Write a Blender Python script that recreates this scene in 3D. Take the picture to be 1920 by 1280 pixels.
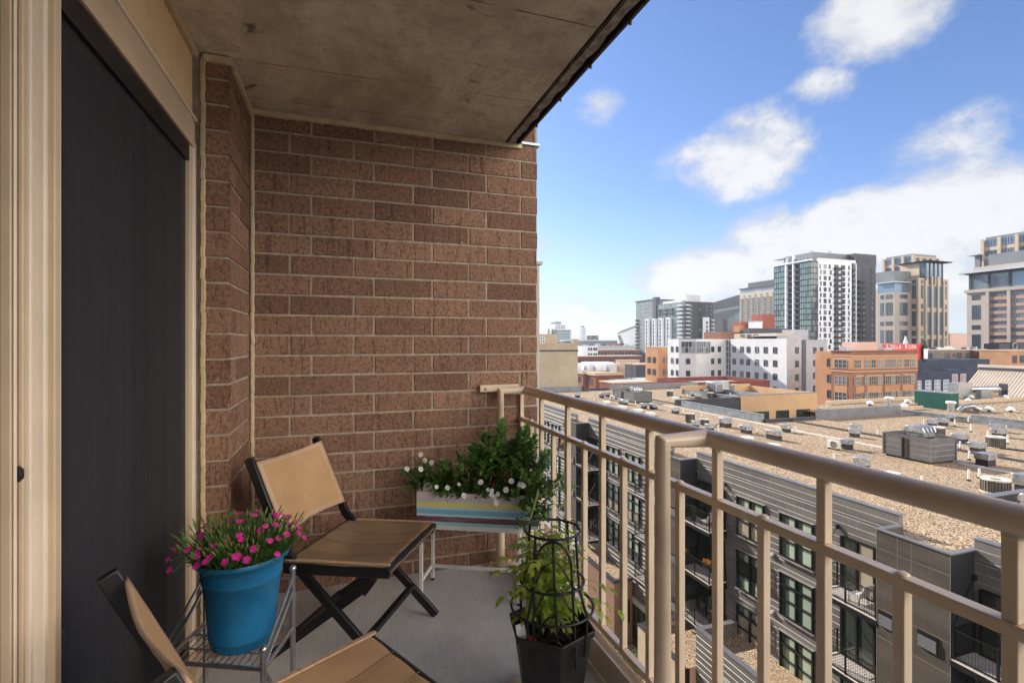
import bpy, math, random
from mathutils import Vector, Matrix
random.seed(7)
for _o in list(bpy.data.objects): bpy.data.objects.remove(_o)
S = bpy.context.scene
C = S.collection
R = math.radians
PI = math.pi
# ------------------------------------------------------------------ camera
cam_d = bpy.data.cameras.new('camera')
cam_d.sensor_width = 36.0
cam_d.lens = 17.81
cam_d.clip_start = 0.02
cam_d.clip_end = 9000
cam = bpy.data.objects.new('camera', cam_d)
C.objects.link(cam)
cam.location = (0, 0, 1.33)
cam.rotation_euler = (R(90), 0, -math.atan(320/950))
S.camera = cam
S.render.resolution_x, S.render.resolution_y = 1024, 682
# ------------------------------------------------------------------ sun, sky, exposure
SUN_AZ, SUN_EL = R(-19), R(28)            # azimuth from +Y towards +X
sd = bpy.data.lights.new('sun', 'SUN')
sd.energy = 2.6
sd.angle = R(0.5)
sd.color = (1.0, 0.93, 0.82)
sun = bpy.data.objects.new('sun', sd)
C.objects.link(sun)
to_sun = Vector((math.sin(SUN_AZ)*math.cos(SUN_EL), math.cos(SUN_AZ)*math.cos(SUN_EL), math.sin(SUN_EL)))
sun.rotation_euler = to_sun.to_track_quat('Z', 'Y').to_euler()
sun.location = (-10, 30, 40)
S.view_settings.view_transform = 'Standard'
S.view_settings.look = 'None'
S.view_settings.exposure = 1.78
S.view_settings.gamma = 1
S.view_settings.use_curve_mapping = False
W = bpy.data.worlds.new('World')
S.world = W
W.use_nodes = True
NT = W.node_tree
NT.nodes.clear()
def N(nt, typ, **kw):
    n = nt.nodes.new(typ)
    for k, v in kw.items(): setattr(n, k, v)
    return n
def M2(nt, op, a, b=None, c=None, clamp=False):
    n = N(nt, 'ShaderNodeMath', operation=op)
    n.use_clamp = clamp
    for i, x in enumerate((a, b, c)):
        if x is None: continue
        if isinstance(x, (int, float)): n.inputs[i].default_value = x
        else: nt.links.new(x, n.inputs[i])
    return n.outputs[0]
def mixc(nt, fac, a, b, mode='MIX'):
    n = N(nt, 'ShaderNodeMix', data_type='RGBA', blend_type=mode)
    for s, x in ((n.inputs[0], fac), (n.inputs[6], a), (n.inputs[7], b)):
        if isinstance(x, (int, float)): s.default_value = x
        elif isinstance(x, (tuple, list)): s.default_value = (*x[:3], 1)
        else: nt.links.new(x, s)
    return n.outputs[2]
def ramp(nt, fac, stops, interp='LINEAR'):
    n = N(nt, 'ShaderNodeValToRGB')
    n.color_ramp.interpolation = interp
    el = n.color_ramp.elements
    while len(el) < len(stops): el.new(0.5)
    for e, (p, c) in zip(el, stops):
        e.position = p
        e.color = (*c[:3], 1) if isinstance(c, (tuple, list)) else (c, c, c, 1)
    nt.links.new(fac, n.inputs[0])
    return n.outputs[0]
def smooth(nt, x, a, b):
    n = N(nt, 'ShaderNodeMapRange', interpolation_type='SMOOTHSTEP')
    nt.links.new(x, n.inputs[0])
    n.inputs[1].default_value = a; n.inputs[2].default_value = b
    return n.outputs[0]
def noise(nt, vec, scale, detail=4, rough=.55, dist=0):
    n = N(nt, 'ShaderNodeTexNoise')
    n.inputs['Scale'].default_value = scale
    n.inputs['Detail'].default_value = detail
    n.inputs['Roughness'].default_value = rough
    n.inputs['Distortion'].default_value = dist
    if vec is not None: nt.links.new(vec, n.inputs['Vector'])
    return n.outputs['Fac']
def mapped(nt, vec, sc=(1, 1, 1), loc=(0, 0, 0), rot=(0, 0, 0)):
    n = N(nt, 'ShaderNodeMapping')
    n.inputs['Scale'].default_value = sc
    n.inputs['Location'].default_value = loc
    n.inputs['Rotation'].default_value = rot
    nt.links.new(vec, n.inputs['Vector'])
    return n.outputs[0]
sky = N(NT, 'ShaderNodeTexSky', sky_type='NISHITA')
sky.sun_disc = False
sky.sun_elevation = SUN_EL
sky.sun_rotation = SUN_AZ
sky.altitude = 250
sky.air_density = 1.0
sky.dust_density = 0.7
sky.ozone_density = 2.0
tc = N(NT, 'ShaderNodeTexCoord')
sep = N(NT, 'ShaderNodeSeparateXYZ')
NT.links.new(tc.outputs['Generated'], sep.inputs[0])
az = M2(NT, 'ARCTAN2', sep.outputs[0], sep.outputs[1])
el = M2(NT, 'ARCSINE', sep.outputs[2])
# cloud field: fractal noise lifted at the cumulus banks in view and the added unseen ones (azimuth, elevation, half-widths, weight) in radians
n1 = noise(NT, mapped(NT, tc.outputs['Generated'], (1, 1, 1.35)), 4.9, 12, .65, .2)
n2 = noise(NT, mapped(NT, tc.outputs['Generated'], (1, 1, 1.6), (3.1, 1.7, .4)), 11, 6, .6, .1)
CLOUDS = [
    (0.946, 0.488, 0.104, 0.073, 1.8),
    (0.987, 0.173, 0.275, 0.075, 2.6),
    (1.089, 0.195, 0.132, 0.114, 2.0),
    (1.066, 0.287, 0.109, 0.047, 1.4),
    (0.741, 0.329, 0.145, 0.072, 1.4),
    (0.987, 0.066, 0.275, 0.1, 1.6),
    (0.687, 0.113, 0.166, 0.059, 2.3),
    (0.409, 0.176, 0.063, 0.042, 0.6),
    (0.451, 0.057, 0.207, 0.052, 1.3),
    (0.497, 0.424, 0.046, 0.033, 0.95),
    (0.877, 0.406, 0.046, 0.03, 0.95),
    (0.842, 0.037, 0.223, 0.05, 1.6),
    (2.2, 0.45, 0.75, 0.45, 2.2),  # from here on: banks out of view, added to brighten the balcony
    (-2.6, 0.5, 0.8, 0.45, 2.0),
    (3.05, 0.25, 0.6, 0.25, 1.5),
    (1.55, 0.35, 0.35, 0.3, 1.6),
    (-1.4, 0.6, 0.5, 0.4, 1.0)
]
f = None
for (a0, e0, wa, we, k) in CLOUDS:
    da = M2(NT, 'DIVIDE', M2(NT, 'SUBTRACT', az, a0), wa)
    de = M2(NT, 'DIVIDE', M2(NT, 'SUBTRACT', el, e0), we)
    r2 = M2(NT, 'ADD', M2(NT, 'MULTIPLY', da, da), M2(NT, 'MULTIPLY', de, de))
    b = M2(NT, 'MULTIPLY', M2(NT, 'SUBTRACT', 1.0, r2), k)
    f = b if f is None else M2(NT, 'MAXIMUM', f, b)
f = M2(NT, 'MAXIMUM', f, -1.2)
dens = M2(NT, 'ADD', M2(NT, 'MULTIPLY', f, 0.42), M2(NT, 'MULTIPLY', M2(NT, 'SUBTRACT', n1, 0.5), 2.9))
dens = M2(NT, 'ADD', dens, M2(NT, 'MULTIPLY', M2(NT, 'SUBTRACT', n2, 0.5), 0.9))
cov = smooth(NT, dens, -0.06, 0.72)
horizon = smooth(NT, el, 0.30, -0.02)
skyb = mixc(NT, 1.0, sky.outputs[0], (.37, .435, .57), 'MULTIPLY')
skyc = mixc(NT, M2(NT, 'MULTIPLY', horizon, 0.36), skyb, (2.3, 2.6, 2.9))
shade = smooth(NT, M2(NT, 'ADD', dens, M2(NT, 'MULTIPLY', M2(NT, 'SUBTRACT', n2, .5), 1.2)), 0.25, 1.0)
cloudc = mixc(NT, shade, (2.05, 2.12, 2.25), (2.85, 2.82, 2.78))
# unseen clouds opposite the sun, boosted beyond front lighting as added balcony fill
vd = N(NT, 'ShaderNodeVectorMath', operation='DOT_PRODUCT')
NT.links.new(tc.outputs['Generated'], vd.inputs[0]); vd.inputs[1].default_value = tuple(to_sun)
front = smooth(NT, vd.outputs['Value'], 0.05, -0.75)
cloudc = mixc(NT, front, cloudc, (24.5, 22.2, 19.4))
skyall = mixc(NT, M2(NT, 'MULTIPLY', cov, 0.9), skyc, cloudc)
bg = N(NT, 'ShaderNodeBackground')
bg.inputs[1].default_value = 0.1
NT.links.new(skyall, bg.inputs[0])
NT.links.new(bg.outputs[0], N(NT, 'ShaderNodeOutputWorld').inputs[0])
# ------------------------------------------------------------------ materials
def base_mat(name):
    m = bpy.data.materials.new(name)
    m.use_nodes = True
    nt = m.node_tree
    return m, nt, nt.nodes['Principled BSDF'], N(nt, 'ShaderNodeTexCoord').outputs['Object']
def bump(nt, p, h, strength=.3, dist=.01):
    b = N(nt, 'ShaderNodeBump')
    b.inputs['Strength'].default_value = strength
    b.inputs['Distance'].default_value = dist
    nt.links.new(h, b.inputs['Height'])
    nt.links.new(b.outputs[0], p.inputs['Normal'])
def sc(c, k): return tuple(max(0, min(1, x*k)) for x in c)
def mk(name, col, rough=.6, metal=0., var=.12, vs=3., bs=0, bstr=.2, bd=.004, spec=.4, fine=0, fs=60, rnd=0., coat=0.):
    """painted / plain surface: mottled colour, optional fine speckle, optional bump"""
    m, nt, p, oc = base_mat(name)
    c = mixc(nt, smooth(nt, noise(nt, oc, vs, 5), .3, .7), sc(col, 1-var), sc(col, 1+var))
    if fine:
        c = mixc(nt, M2(nt, 'MULTIPLY', smooth(nt, noise(nt, oc, fs, 2), .35, .7), fine), c, sc(col, .45))
    if rnd:
        oi = N(nt, 'ShaderNodeObjectInfo').outputs['Random']
        c = mixc(nt, M2(nt, 'MULTIPLY', oi, rnd), c, sc(col, .35))
    nt.links.new(c, p.inputs['Base Color'])
    p.inputs['Roughness'].default_value = rough
    p.inputs['Metallic'].default_value = metal
    p.inputs['Specular IOR Level'].default_value = spec
    p.inputs['Coat Weight'].default_value = coat
    if bs: bump(nt, p, noise(nt, oc, bs, 4), bstr, bd)
    return m
def brick_mat(name, cols, mortar=None, scale=None, dark=.35, bs=120, rough=.85):
    """real bricks: tone comes per brick from the 'tone' attribute; scale gives a drawn bond for far walls"""
    m, nt, p, oc = base_mat(name)
    if scale is None:
        at = N(nt, 'ShaderNodeAttribute', attribute_name='tone')
        c = ramp(nt, at.outputs['Fac'], [(0, cols[0]), (.5, cols[1]), (1, cols[2])])
        c = mixc(nt, M2(nt, 'MULTIPLY', smooth(nt, noise(nt, oc, 62, 4, .8), .46, .62), dark+.3), c, sc(cols[0], .28))
        c = mixc(nt, M2(nt, 'MULTIPLY', smooth(nt, noise(nt, mapped(nt, oc, (1, 1, 1), (7, 3, 1)), 75, 3, .7), .58, .72), .5), c, sc(cols[2], 1.7))
        str_ = noise(nt, mapped(nt, oc, (26, 26, 3)), 1.6, 4, .6, 1.2)
        c = mixc(nt, M2(nt, 'MULTIPLY', smooth(nt, str_, .55, .66), .5), c, sc(cols[0], .32))
        c = mixc(nt, M2(nt, 'MULTIPLY', smooth(nt, noise(nt, oc, 1.4, 3), .42, .7), .25), c, sc(cols[1], .6))
        h = M2(nt, 'ADD', noise(nt, oc, bs, 4, .65), M2(nt, 'MULTIPLY', smooth(nt, str_, .66, .52), .8))
        bump(nt, p, h, .55, .004)
    else:
        b = N(nt, 'ShaderNodeTexBrick')
        nt.links.new(mapped(nt, oc, rot=(R(90), 0, R(0))), b.inputs['Vector'])
        # world-aligned walls: use x+y as the running coordinate so both faces get courses
        s3 = N(nt, 'ShaderNodeSeparateXYZ'); nt.links.new(oc, s3.inputs[0])
        cb = N(nt, 'ShaderNodeCombineXYZ')
        nt.links.new(M2(nt, 'ADD', s3.outputs[0], s3.outputs[1]), cb.inputs[0]); nt.links.new(s3.outputs[2], cb.inputs[1])
        nt.links.new(cb.outputs[0], b.inputs['Vector'])
        b.inputs['Scale'].default_value = scale
        b.inputs['Color1'].default_value = (*cols[0], 1); b.inputs['Color2'].default_value = (*cols[1], 1)
        b.inputs['Mortar'].default_value = (*(mortar or sc(cols[2], 1.2)), 1)
        b.inputs['Mortar Size'].default_value = .02
        c = mixc(nt, M2(nt, 'MULTIPLY', smooth(nt, noise(nt, oc, .25, 5), .35, .7), .35), b.outputs[0], sc(cols[0], .62))
    nt.links.new(c, p.inputs['Base Color'])
    p.inputs['Roughness'].default_value = rough
    p.inputs['Specular IOR Level'].default_value = .25
    return m
def gravel_mat(name, scale, pal, bd=.03):
    m, nt, p, oc = base_mat(name)
    v = N(nt, 'ShaderNodeTexVoronoi')
    v.inputs['Scale'].default_value = scale
    nt.links.new(oc, v.inputs['Vector'])
    s3 = N(nt, 'ShaderNodeSeparateColor'); nt.links.new(v.outputs['Color'], s3.inputs[0])
    c = ramp(nt, s3.outputs[0], [(i/(len(pal)-1), q) for i, q in enumerate(pal)])
    c = mixc(nt, smooth(nt, v.outputs['Distance'], .40, .72), c, sc(pal[0], .45))
    c = mixc(nt, M2(nt, 'MULTIPLY', smooth(nt, noise(nt, oc, scale*.28, 5, .75), .45, .7), .3), c, sc(pal[1], .75))
    c = mixc(nt, M2(nt, 'MULTIPLY', smooth(nt, noise(nt, mapped(nt, oc, (1, 1, 1), (3, 5, 0)), .11, 6, .65, .6), .52, .66), .38), c, sc(pal[1], .9))
    c = mixc(nt, M2(nt, 'MULTIPLY', smooth(nt, noise(nt, oc, .35, 6, .6), .45, .75), .35), c, sc(pal[1], .7))
    nt.links.new(c, p.inputs['Base Color'])
    p.inputs['Roughness'].default_value = .9
    p.inputs['Specular IOR Level'].default_value = .2
    bump(nt, p, M2(nt, 'SUBTRACT', 1.0, v.outputs['Distance']), .8, bd)
    return m
def concrete_floor():
    m, nt, p, oc = base_mat('broom_finished_concrete')
    c = mixc(nt, smooth(nt, noise(nt, oc, 3, 7, .6), .3, .7), (.52, .505, .48), (.68, .66, .625))
    br = noise(nt, mapped(nt, oc, (150, 5.0, 1), rot=(0, 0, R(-9))), 1.3, 4, .6)
    c = mixc(nt, M2(nt, 'MULTIPLY', smooth(nt, br, .48, .68), .28), c, (.26, .25, .24))
    c = mixc(nt, M2(nt, 'MULTIPLY', smooth(nt, noise(nt, oc, 26, 3), .69, .76), .6), c, (.16, .15, .14))
    c = mixc(nt, M2(nt, 'MULTIPLY', smooth(nt, noise(nt, oc, 1.7, 5, .6, .8), .55, .72), .4), c, (.30, .29, .27))
    nt.links.new(c, p.inputs['Base Color'])
    p.inputs['Roughness'].default_value = .8
    bump(nt, p, br, .5, .003)
    return m
def concrete_ceiling():
    m, nt, p, oc = base_mat('stained_concrete_soffit')
    s3 = N(nt, 'ShaderNodeSeparateXYZ'); nt.links.new(oc, s3.inputs[0])
    X, Y = s3.outputs[0], s3.outputs[1]
    c = mixc(nt, smooth(nt, noise(nt, mapped(nt, oc, (1, .55, 1)), 3.4, 10, .72, .4), .32, .68), (.44, .375, .27), (.74, .655, .50))
    c = mixc(nt, M2(nt, 'MULTIPLY', smooth(nt, noise(nt, oc, 7, 5, .6), .5, .72), .5), c, (.30, .235, .165))
    c = mixc(nt, M2(nt, 'MULTIPLY', smooth(nt, noise(nt, oc, 4.3, 3, .6, .6), .66, .74), .8), c, (.08, .065, .05))
    c = mixc(nt, M2(nt, 'MULTIPLY', smooth(nt, noise(nt, oc, 38, 4, .75), .5, .7), .4), c, (.30, .25, .18))
    def line(coord, at, w, amt, col, c):
        d = M2(nt, 'ABSOLUTE', M2(nt, 'SUBTRACT', coord, at))
        k = M2(nt, 'MULTIPLY', smooth(nt, d, w, w*.3), M2(nt, 'MULTIPLY', smooth(nt, noise(nt, oc, 6, 4), .35, .6), amt))
        return mixc(nt, k, c, col)
    wob = M2(nt, 'ADD', Y, M2(nt, 'MULTIPLY', X, .035))
    c = line(wob, 2.415, .006, .75, (.30, .075, .05), c)
    c = line(wob, 2.452, .003, .5, (.30, .10, .07), c)
    c = line(wob, 2.77, .006, .7, (.09, .075, .06), c)
    c = line(Y, 1.742, .006, .8, (.08, .065, .05), c)
    c = line(Y, .52, .006, .8, (.08, .065, .05), c)
    # pale scraped strokes, a patch about half a metre wide
    dx = M2(nt, 'DIVIDE', M2(nt, 'SUBTRACT', X, .36), .36); dy = M2(nt, 'DIVIDE', M2(nt, 'SUBTRACT', Y, 2.28), .3)
    patch = smooth(nt, M2(nt, 'ADD', M2(nt, 'MULTIPLY', dx, dx), M2(nt, 'MULTIPLY', dy, dy)), 1.0, .35)
    st = noise(nt, mapped(nt, oc, (20, 2.2, 1), rot=(0, 0, R(-38))), 1.5, 3, .5, .5)
    c = mixc(nt, M2(nt, 'MULTIPLY', M2(nt, 'MULTIPLY', patch, smooth(nt, st, .60, .68)), .5), c, (.52, .45, .37))
    # dark damp stain in the inner corner of the wall and the edge
    nt.links.new(c, p.inputs['Base Color'])
    p.inputs['Roughness'].default_value = .88
    p.inputs['Specular IOR Level'].default_value = .2
    bump(nt, p, noise(nt, oc, 45, 6, .65), .45, .004)
    return m
def leaf_mat(name, ca, cb, tr=.35, rough=.45):
    m, nt, p, oc = base_mat(name)
    at = N(nt, 'ShaderNodeAttribute', attribute_name='tone')
    c = mixc(nt, at.outputs['Fac'], ca, cb)
    nt.links.new(c, p.inputs['Base Color'])
    p.inputs['Roughness'].default_value = rough
    p.inputs['Specular IOR Level'].default_value = .35
    t = N(nt, 'ShaderNodeBsdfTranslucent'); nt.links.new(c, t.inputs[0])
    ms = N(nt, 'ShaderNodeMixShader'); ms.inputs[0].default_value = tr
    nt.links.new(p.outputs[0], ms.inputs[1]); nt.links.new(t.outputs[0], ms.inputs[2])
    nt.links.new(ms.outputs[0], nt.nodes['Material Output'].inputs[0])
    return m
def fabric_mat(name, col, s=900):
    m, nt, p, oc = base_mat(name)
    c = mixc(nt, smooth(nt, noise(nt, oc, 5, 5, .6), .3, .72), sc(col, .88), sc(col, 1.07))
    c = mixc(nt, M2(nt, 'MULTIPLY', smooth(nt, noise(nt, oc, 14, 5), .55, .8), .25), c, sc(col, .6))
    w = noise(nt, oc, s*.5, 2, .5)
    c = mixc(nt, M2(nt, 'MULTIPLY', smooth(nt, w, .4, .65), .3), c, sc(col, .5))
    nt.links.new(c, p.inputs['Base Color'])
    p.inputs['Roughness'].default_value = .9
    p.inputs['Specular IOR Level'].default_value = .15
    bump(nt, p, M2(nt, 'ADD', w, M2(nt, 'MULTIPLY', noise(nt, oc, 9, 3), 3)), .35, .004)
    return m
def glass_mat(name, ca, cb, rough=.12, spec=.6, scale=.35, metal=0.):
    """window glass over a dim room: differs from pane to pane"""
    m, nt, p, oc = base_mat(name)
    oi = N(nt, 'ShaderNodeObjectInfo').outputs['Random']
    c = mixc(nt, M2(nt, 'ADD', M2(nt, 'MULTIPLY', oi, .6), M2(nt, 'MULTIPLY', noise(nt, oc, scale, 3), .4)), ca, cb)
    nt.links.new(c, p.inputs['Base Color'])
    p.inputs['Roughness'].default_value = rough
    p.inputs['Specular IOR Level'].default_value = spec
    p.inputs['Metallic'].default_value = metal
    p.inputs['Coat Weight'].default_value = .6
    p.inputs['Coat Roughness'].default_value = .05
    return m
def siding_mat(name, col):
    m, nt, p, oc = base_mat(name)
    c = mixc(nt, smooth(nt, noise(nt, mapped(nt, oc, (1, .25, 1.5)), 1.2, 6, .6), .3, .7), sc(col, .8), sc(col, 1.2))
    st = noise(nt, mapped(nt, oc, (3, 7, .35)), 1.5, 5, .65)
    c = mixc(nt, M2(nt, 'MULTIPLY', smooth(nt, st, .5, .72), .35), c, sc(col, 1.7))
    nt.links.new(c, p.inputs['Base Color'])
    p.inputs['Roughness'].default_value = .55
    p.inputs['Metallic'].default_value = .15
    return m
def rail_paint():
    m, nt, p, oc = base_mat('taupe_rail_paint')
    col = (.72, .565, .40)
    c = mixc(nt, smooth(nt, noise(nt, oc, 5, 5), .3, .7), sc(col, .9), sc(col, 1.08))
    c = mixc(nt, M2(nt, 'MULTIPLY', smooth(nt, noise(nt, oc, 190, 3, .6), .62, .75), .35), c, (.16, .12, .09))
    nt.links.new(c, p.inputs['Base Color'])
    p.inputs['Roughness'].default_value = .27
    p.inputs['Specular IOR Level'].default_value = .65
    bump(nt, p, M2(nt, 'ADD', noise(nt, oc, 130, 4, .6), M2(nt, 'MULTIPLY', noise(nt, oc, 22, 3), .8)), .22, .003)
    return m
m_rail = rail_paint()
m_brick = brick_mat('brown_face_brick', [(.195, .107, .073), (.29, .164, .106), (.36, .214, .142)])
m_mortar = mk('grey_mortar', (.43, .345, .265), .95, var=.18, vs=20, bs=140, bstr=.6, fine=.3, fs=120)
m_caulk = mk('cream_sealant', (.58, .46, .29), .6, var=.14, vs=9, bs=30, bstr=.5, bd=.008)
m_floor = concrete_floor()
m_ceil = concrete_ceiling()
m_rust = mk('dark_flashing', (.06, .048, .042), .6, var=.3, vs=12, bs=40)
m_scale = mk('flaking_concrete', (.33, .29, .25), .95, var=.35, vs=25, bs=50, bstr=.9, bd=.01)
m_cap = mk('blue_grey_metal_cap', (.35, .42, .5), .3, .6, var=.1)
m_tan = mk('tan_painted_frame', (.62, .47, .315), .42, var=.06, vs=5, bs=200, bstr=.05)
m_tanl = mk('pale_tan_frame', (.78, .66, .52), .4, var=.05, vs=5)
m_panel = mk('tan_stucco_panel', (.78, .57, .31), .8, var=.08, vs=4, bs=260, bstr=.35, bd=.002)
m_bayside = mk('shade_black_bay_side', (.028, .029, .033), .6, var=.15, vs=1)  # south bay sides blackened: their shade is put into the panel colour
m_black = mk('black_painted_metal', (.012, .012, .013), .38, var=.3, vs=9, spec=.5)
m_wrought = mk('black_wire', (.008, .008, .009), .45, spec=.5)
m_brown = fabric_mat('brown_sling_fabric', (.52, .32, .165))
m_hem = fabric_mat('pale_brown_hem', (.56, .38, .25))
m_seat = fabric_mat('dark_brown_sling_fabric', (.30, .20, .12))
m_blue = mk('blue_plastic', (.008, .14, .30), .46, var=.22, vs=5, fine=.18, fs=30, bs=30, bstr=.05, spec=.45)
m_soil = mk('potting_soil', (.018, .013, .010), .95, var=.5, vs=40, bs=60, bstr=1, bd=.02, fine=.6, fs=90)
m_chrome = mk('brushed_chrome', (.55, .54, .52), .28, .95, var=.1, vs=20)
m_white = mk('white_painted_steel', (.72, .71, .67), .45, var=.07, vs=8)
m_hexpot = mk('black_pot_plastic', (.016, .016, .017), .5, var=.25, vs=12, bs=60, bstr=.08)
m_saucer = mk('cream_saucer_plastic', (.55, .46, .34), .4, var=.1, vs=9)
m_card = mk('white_plant_tag', (.75, .75, .73), .5, var=.04)
m_red = mk('red_plant_tag', (.55, .03, .02), .4, var=.1)
m_grain = mk('grey_wood', (.42, .39, .36), .8, var=.3, vs=30)
m_wall_u = mk('unseen_render', (.42, .36, .30), .9, var=.1)
m_dark = mk('dark_void', (.01, .01, .011), .7)
m_glassd = glass_mat('dim_patio_glass', (.02, .035, .045), (.03, .05, .06), .06)
def screen_mat():
    m, nt, p, oc = base_mat('charcoal_insect_screen')
    w = noise(nt, mapped(nt, oc, (1, 420, 420)), 1.0, 2, .5)
    w2 = noise(nt, mapped(nt, oc, (1, 30, .6)), 1.0, 3, .5)
    c = mixc(nt, smooth(nt, w, .35, .65), (.018, .018, .02), (.05, .05, .056))
    c = mixc(nt, M2(nt, 'MULTIPLY', smooth(nt, w2, .4, .7), .15), c, (.016, .016, .022))
    nt.links.new(c, p.inputs['Base Color'])
    p.inputs['Roughness'].default_value = .75
    p.inputs['Specular IOR Level'].default_value = .25
    t = N(nt, 'ShaderNodeBsdfTransparent')
    ms = N(nt, 'ShaderNodeMixShader'); ms.inputs[0].default_value = .2
    nt.links.new(p.outputs[0], ms.inputs[1]); nt.links.new(t.outputs[0], ms.inputs[2])
    nt.links.new(ms.outputs[0], nt.nodes['Material Output'].inputs[0])
    return m
m_screen = screen_mat()
m_room = mk('dim_room_wall', (.10, .10, .115), .9, var=.1)
m_room2 = mk('dim_room_curtain', (.16, .16, .185), .9, var=.1)
def stripes_mat():
    m, nt, p, oc = base_mat('striped_paint')
    s3 = N(nt, 'ShaderNodeSeparateXYZ'); nt.links.new(oc, s3.inputs[0])
    z = M2(nt, 'ADD', M2(nt, 'DIVIDE', s3.outputs[2], .17), M2(nt, 'MULTIPLY', M2(nt, 'SUBTRACT', noise(nt, mapped(nt, oc, (9, 9, 3)), 1.5, 3), .5), .03))
    c = ramp(nt, z, [(0, (.30, .60, .62)), (.10, (.17, .045, .085)), (.265, (.50, .72, .76)), (.33, (.18, .48, .66)), (.47, (.45, .68, .73)),
                     (.555, (.80, .65, .18)), (.69, (.42, .62, .61)), (.735, (.66, .54, .565))], 'CONSTANT')
    c = mixc(nt, M2(nt, 'MULTIPLY', smooth(nt, noise(nt, mapped(nt, oc, (3, 3, 30)), 2, 4), .4, .7), .25), c, (.5, .5, .47))
    c = mixc(nt, M2(nt, 'MULTIPLY', smooth(nt, noise(nt, oc, 34, 4, .6), .64, .72), .5), c, (.10, .08, .07))
    nt.links.new(c, p.inputs['Base Color'])
    p.inputs['Roughness'].default_value = .75
    bump(nt, p, noise(nt, oc, 60, 3), .2, .003)
    return m
m_stripes = stripes_mat()
# plants
m_grass = leaf_mat('dianthus_leaf', (.05, .13, .03), (.19, .34, .08))
m_bud = leaf_mat('dianthus_bud', (.26, .19, .07), (.38, .30, .12))
m_pink = leaf_mat('pink_petal', (.60, .012, .22), (.85, .06, .42), .3)
m_shrub = leaf_mat('glossy_dark_leaf', (.06, .18, .035), (.27, .48, .12), .3, .35)
m_dead = leaf_mat('withered_leaf', (.10, .04, .02), (.22, .10, .045), .2)
m_pet = leaf_mat('petunia_leaf', (.045, .12, .03), (.18, .31, .08), .3)
m_wht = leaf_mat('white_petal', (.72, .72, .68), (.88, .88, .84), .3)
m_yel = leaf_mat('yellow_throat', (.4, .38, .08), (.5, .45, .1), .2)
m_org = leaf_mat('orange_petal', (.6, .11, .03), (.75, .28, .05), .3)
m_vine = leaf_mat('climber_leaf', (.07, .16, .03), (.20, .31, .07), .4)
m_tom = leaf_mat('yellow_green_leaf', (.26, .40, .05), (.64, .70, .12), .5)
m_stem = leaf_mat('green_stem', (.10, .17, .05), (.22, .28, .10), .1)
m_bark = mk('bark', (.10, .075, .055), .9, var=.3, vs=20, bs=40)
m_tree = leaf_mat('tree_leaf', (.06, .10, .02), (.22, .24, .05), .35)
# outside
G_PAL = [(.20, .13, .08), (.38, .26, .155), (.55, .40, .255), (.65, .51, .35), (.45, .32, .20), (.73, .62, .46), (.58, .435, .285)]
m_gravel = gravel_mat('river_gravel', 16.0, G_PAL, .014)
m_gravel2 = gravel_mat('far_gravel', 5.0, [sc(q, .9) for q in G_PAL])
m_side = siding_mat('grey_metal_siding', (.165, .155, .145))
m_lip = mk('highlit_lip_pale_sill', (.27, .255, .24), .5, .2, var=.2, vs=2)  # sun catching the lips is painted as a paler colour; also pale sills
m_capg = mk('grey_parapet_cap', (.20, .20, .215), .45, .35, var=.12, vs=1)
m_capd = mk('dark_parapet_cap', (.045, .045, .055), .5, .2, var=.2, vs=1)
m_bay = siding_mat('bronze_panel', (.085, .072, .060))
m_bayd = mk('panel_joint', (.23, .19, .16), .5, .2)
m_galv = mk('galvanised_steel', (.46, .475, .49), .34, .75, var=.35, vs=4, fine=.25, fs=14)
m_galvd = mk('galvanised_grey_parapet', (.30, .32, .34), .42, .5, var=.2, vs=2)
m_curb = mk('dark_roof_curb', (.034, .031, .030), .8, var=.45, vs=5, fine=.3, fs=20)
m_pvc = mk('white_pvc', (.80, .79, .76), .5, var=.06)
m_cond = mk('beige_grey_condenser', (.16, .14, .12), .6, .2, var=.25, vs=9)
m_condl = mk('light_condenser', (.60, .58, .52), .55, var=.1)
m_paver = mk('concrete_paver', (.50, .45, .38), .9, var=.2, vs=3)
m_strip = mk('dark_roof_strip', (.06, .055, .05), .8, var=.3, vs=3)
m_enc = siding_mat('grey_screen_panel', (.13, .125, .125))
m_frame = mk('black_window_frame', (.014, .014, .015), .4)
m_pg = glass_mat('green_tinted_pane', (.46, .56, .44), (.26, .34, .26), .15)
m_pd = glass_mat('dark_pane', (.012, .016, .014), (.06, .075, .06), .07, .7)
m_pb = glass_mat('pane_over_blind', (.40, .35, .27), (.33, .28, .21), .2, .4)
m_deck = mk('pale_deck_boards', (.58, .52, .47), .7, var=.1, vs=5)
m_yb = brick_mat('yellow_brick', [(.46, .28, .14), (.53, .34, .18), (.56, .42, .27)], scale=2.6)
m_yb2 = brick_mat('pale_yellow_brick', [(.58, .42, .24), (.64, .48, .29), (.66, .55, .38)], scale=2.6)
m_rb = brick_mat('brown_red_brick', [(.20, .11, .075), (.26, .15, .10), (.30, .2, .15)], scale=3.0)
m_tb = mk('tan_masonry', (.52, .40, .28), .9, var=.1, vs=1.5, bs=20)
m_conc = mk('pale_concrete', (.45, .42, .37), .9, var=.12, vs=1.5)
m_asph = mk('asphalt', (.05, .05, .052), .9, var=.25, vs=.8, bs=30)
m_pave = mk('pavement_concrete', (.36, .34, .31), .9, var=.15, vs=.8)
m_ground = mk('city_ground', (.16, .15, .14), .95, var=.3, vs=.05)
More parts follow.
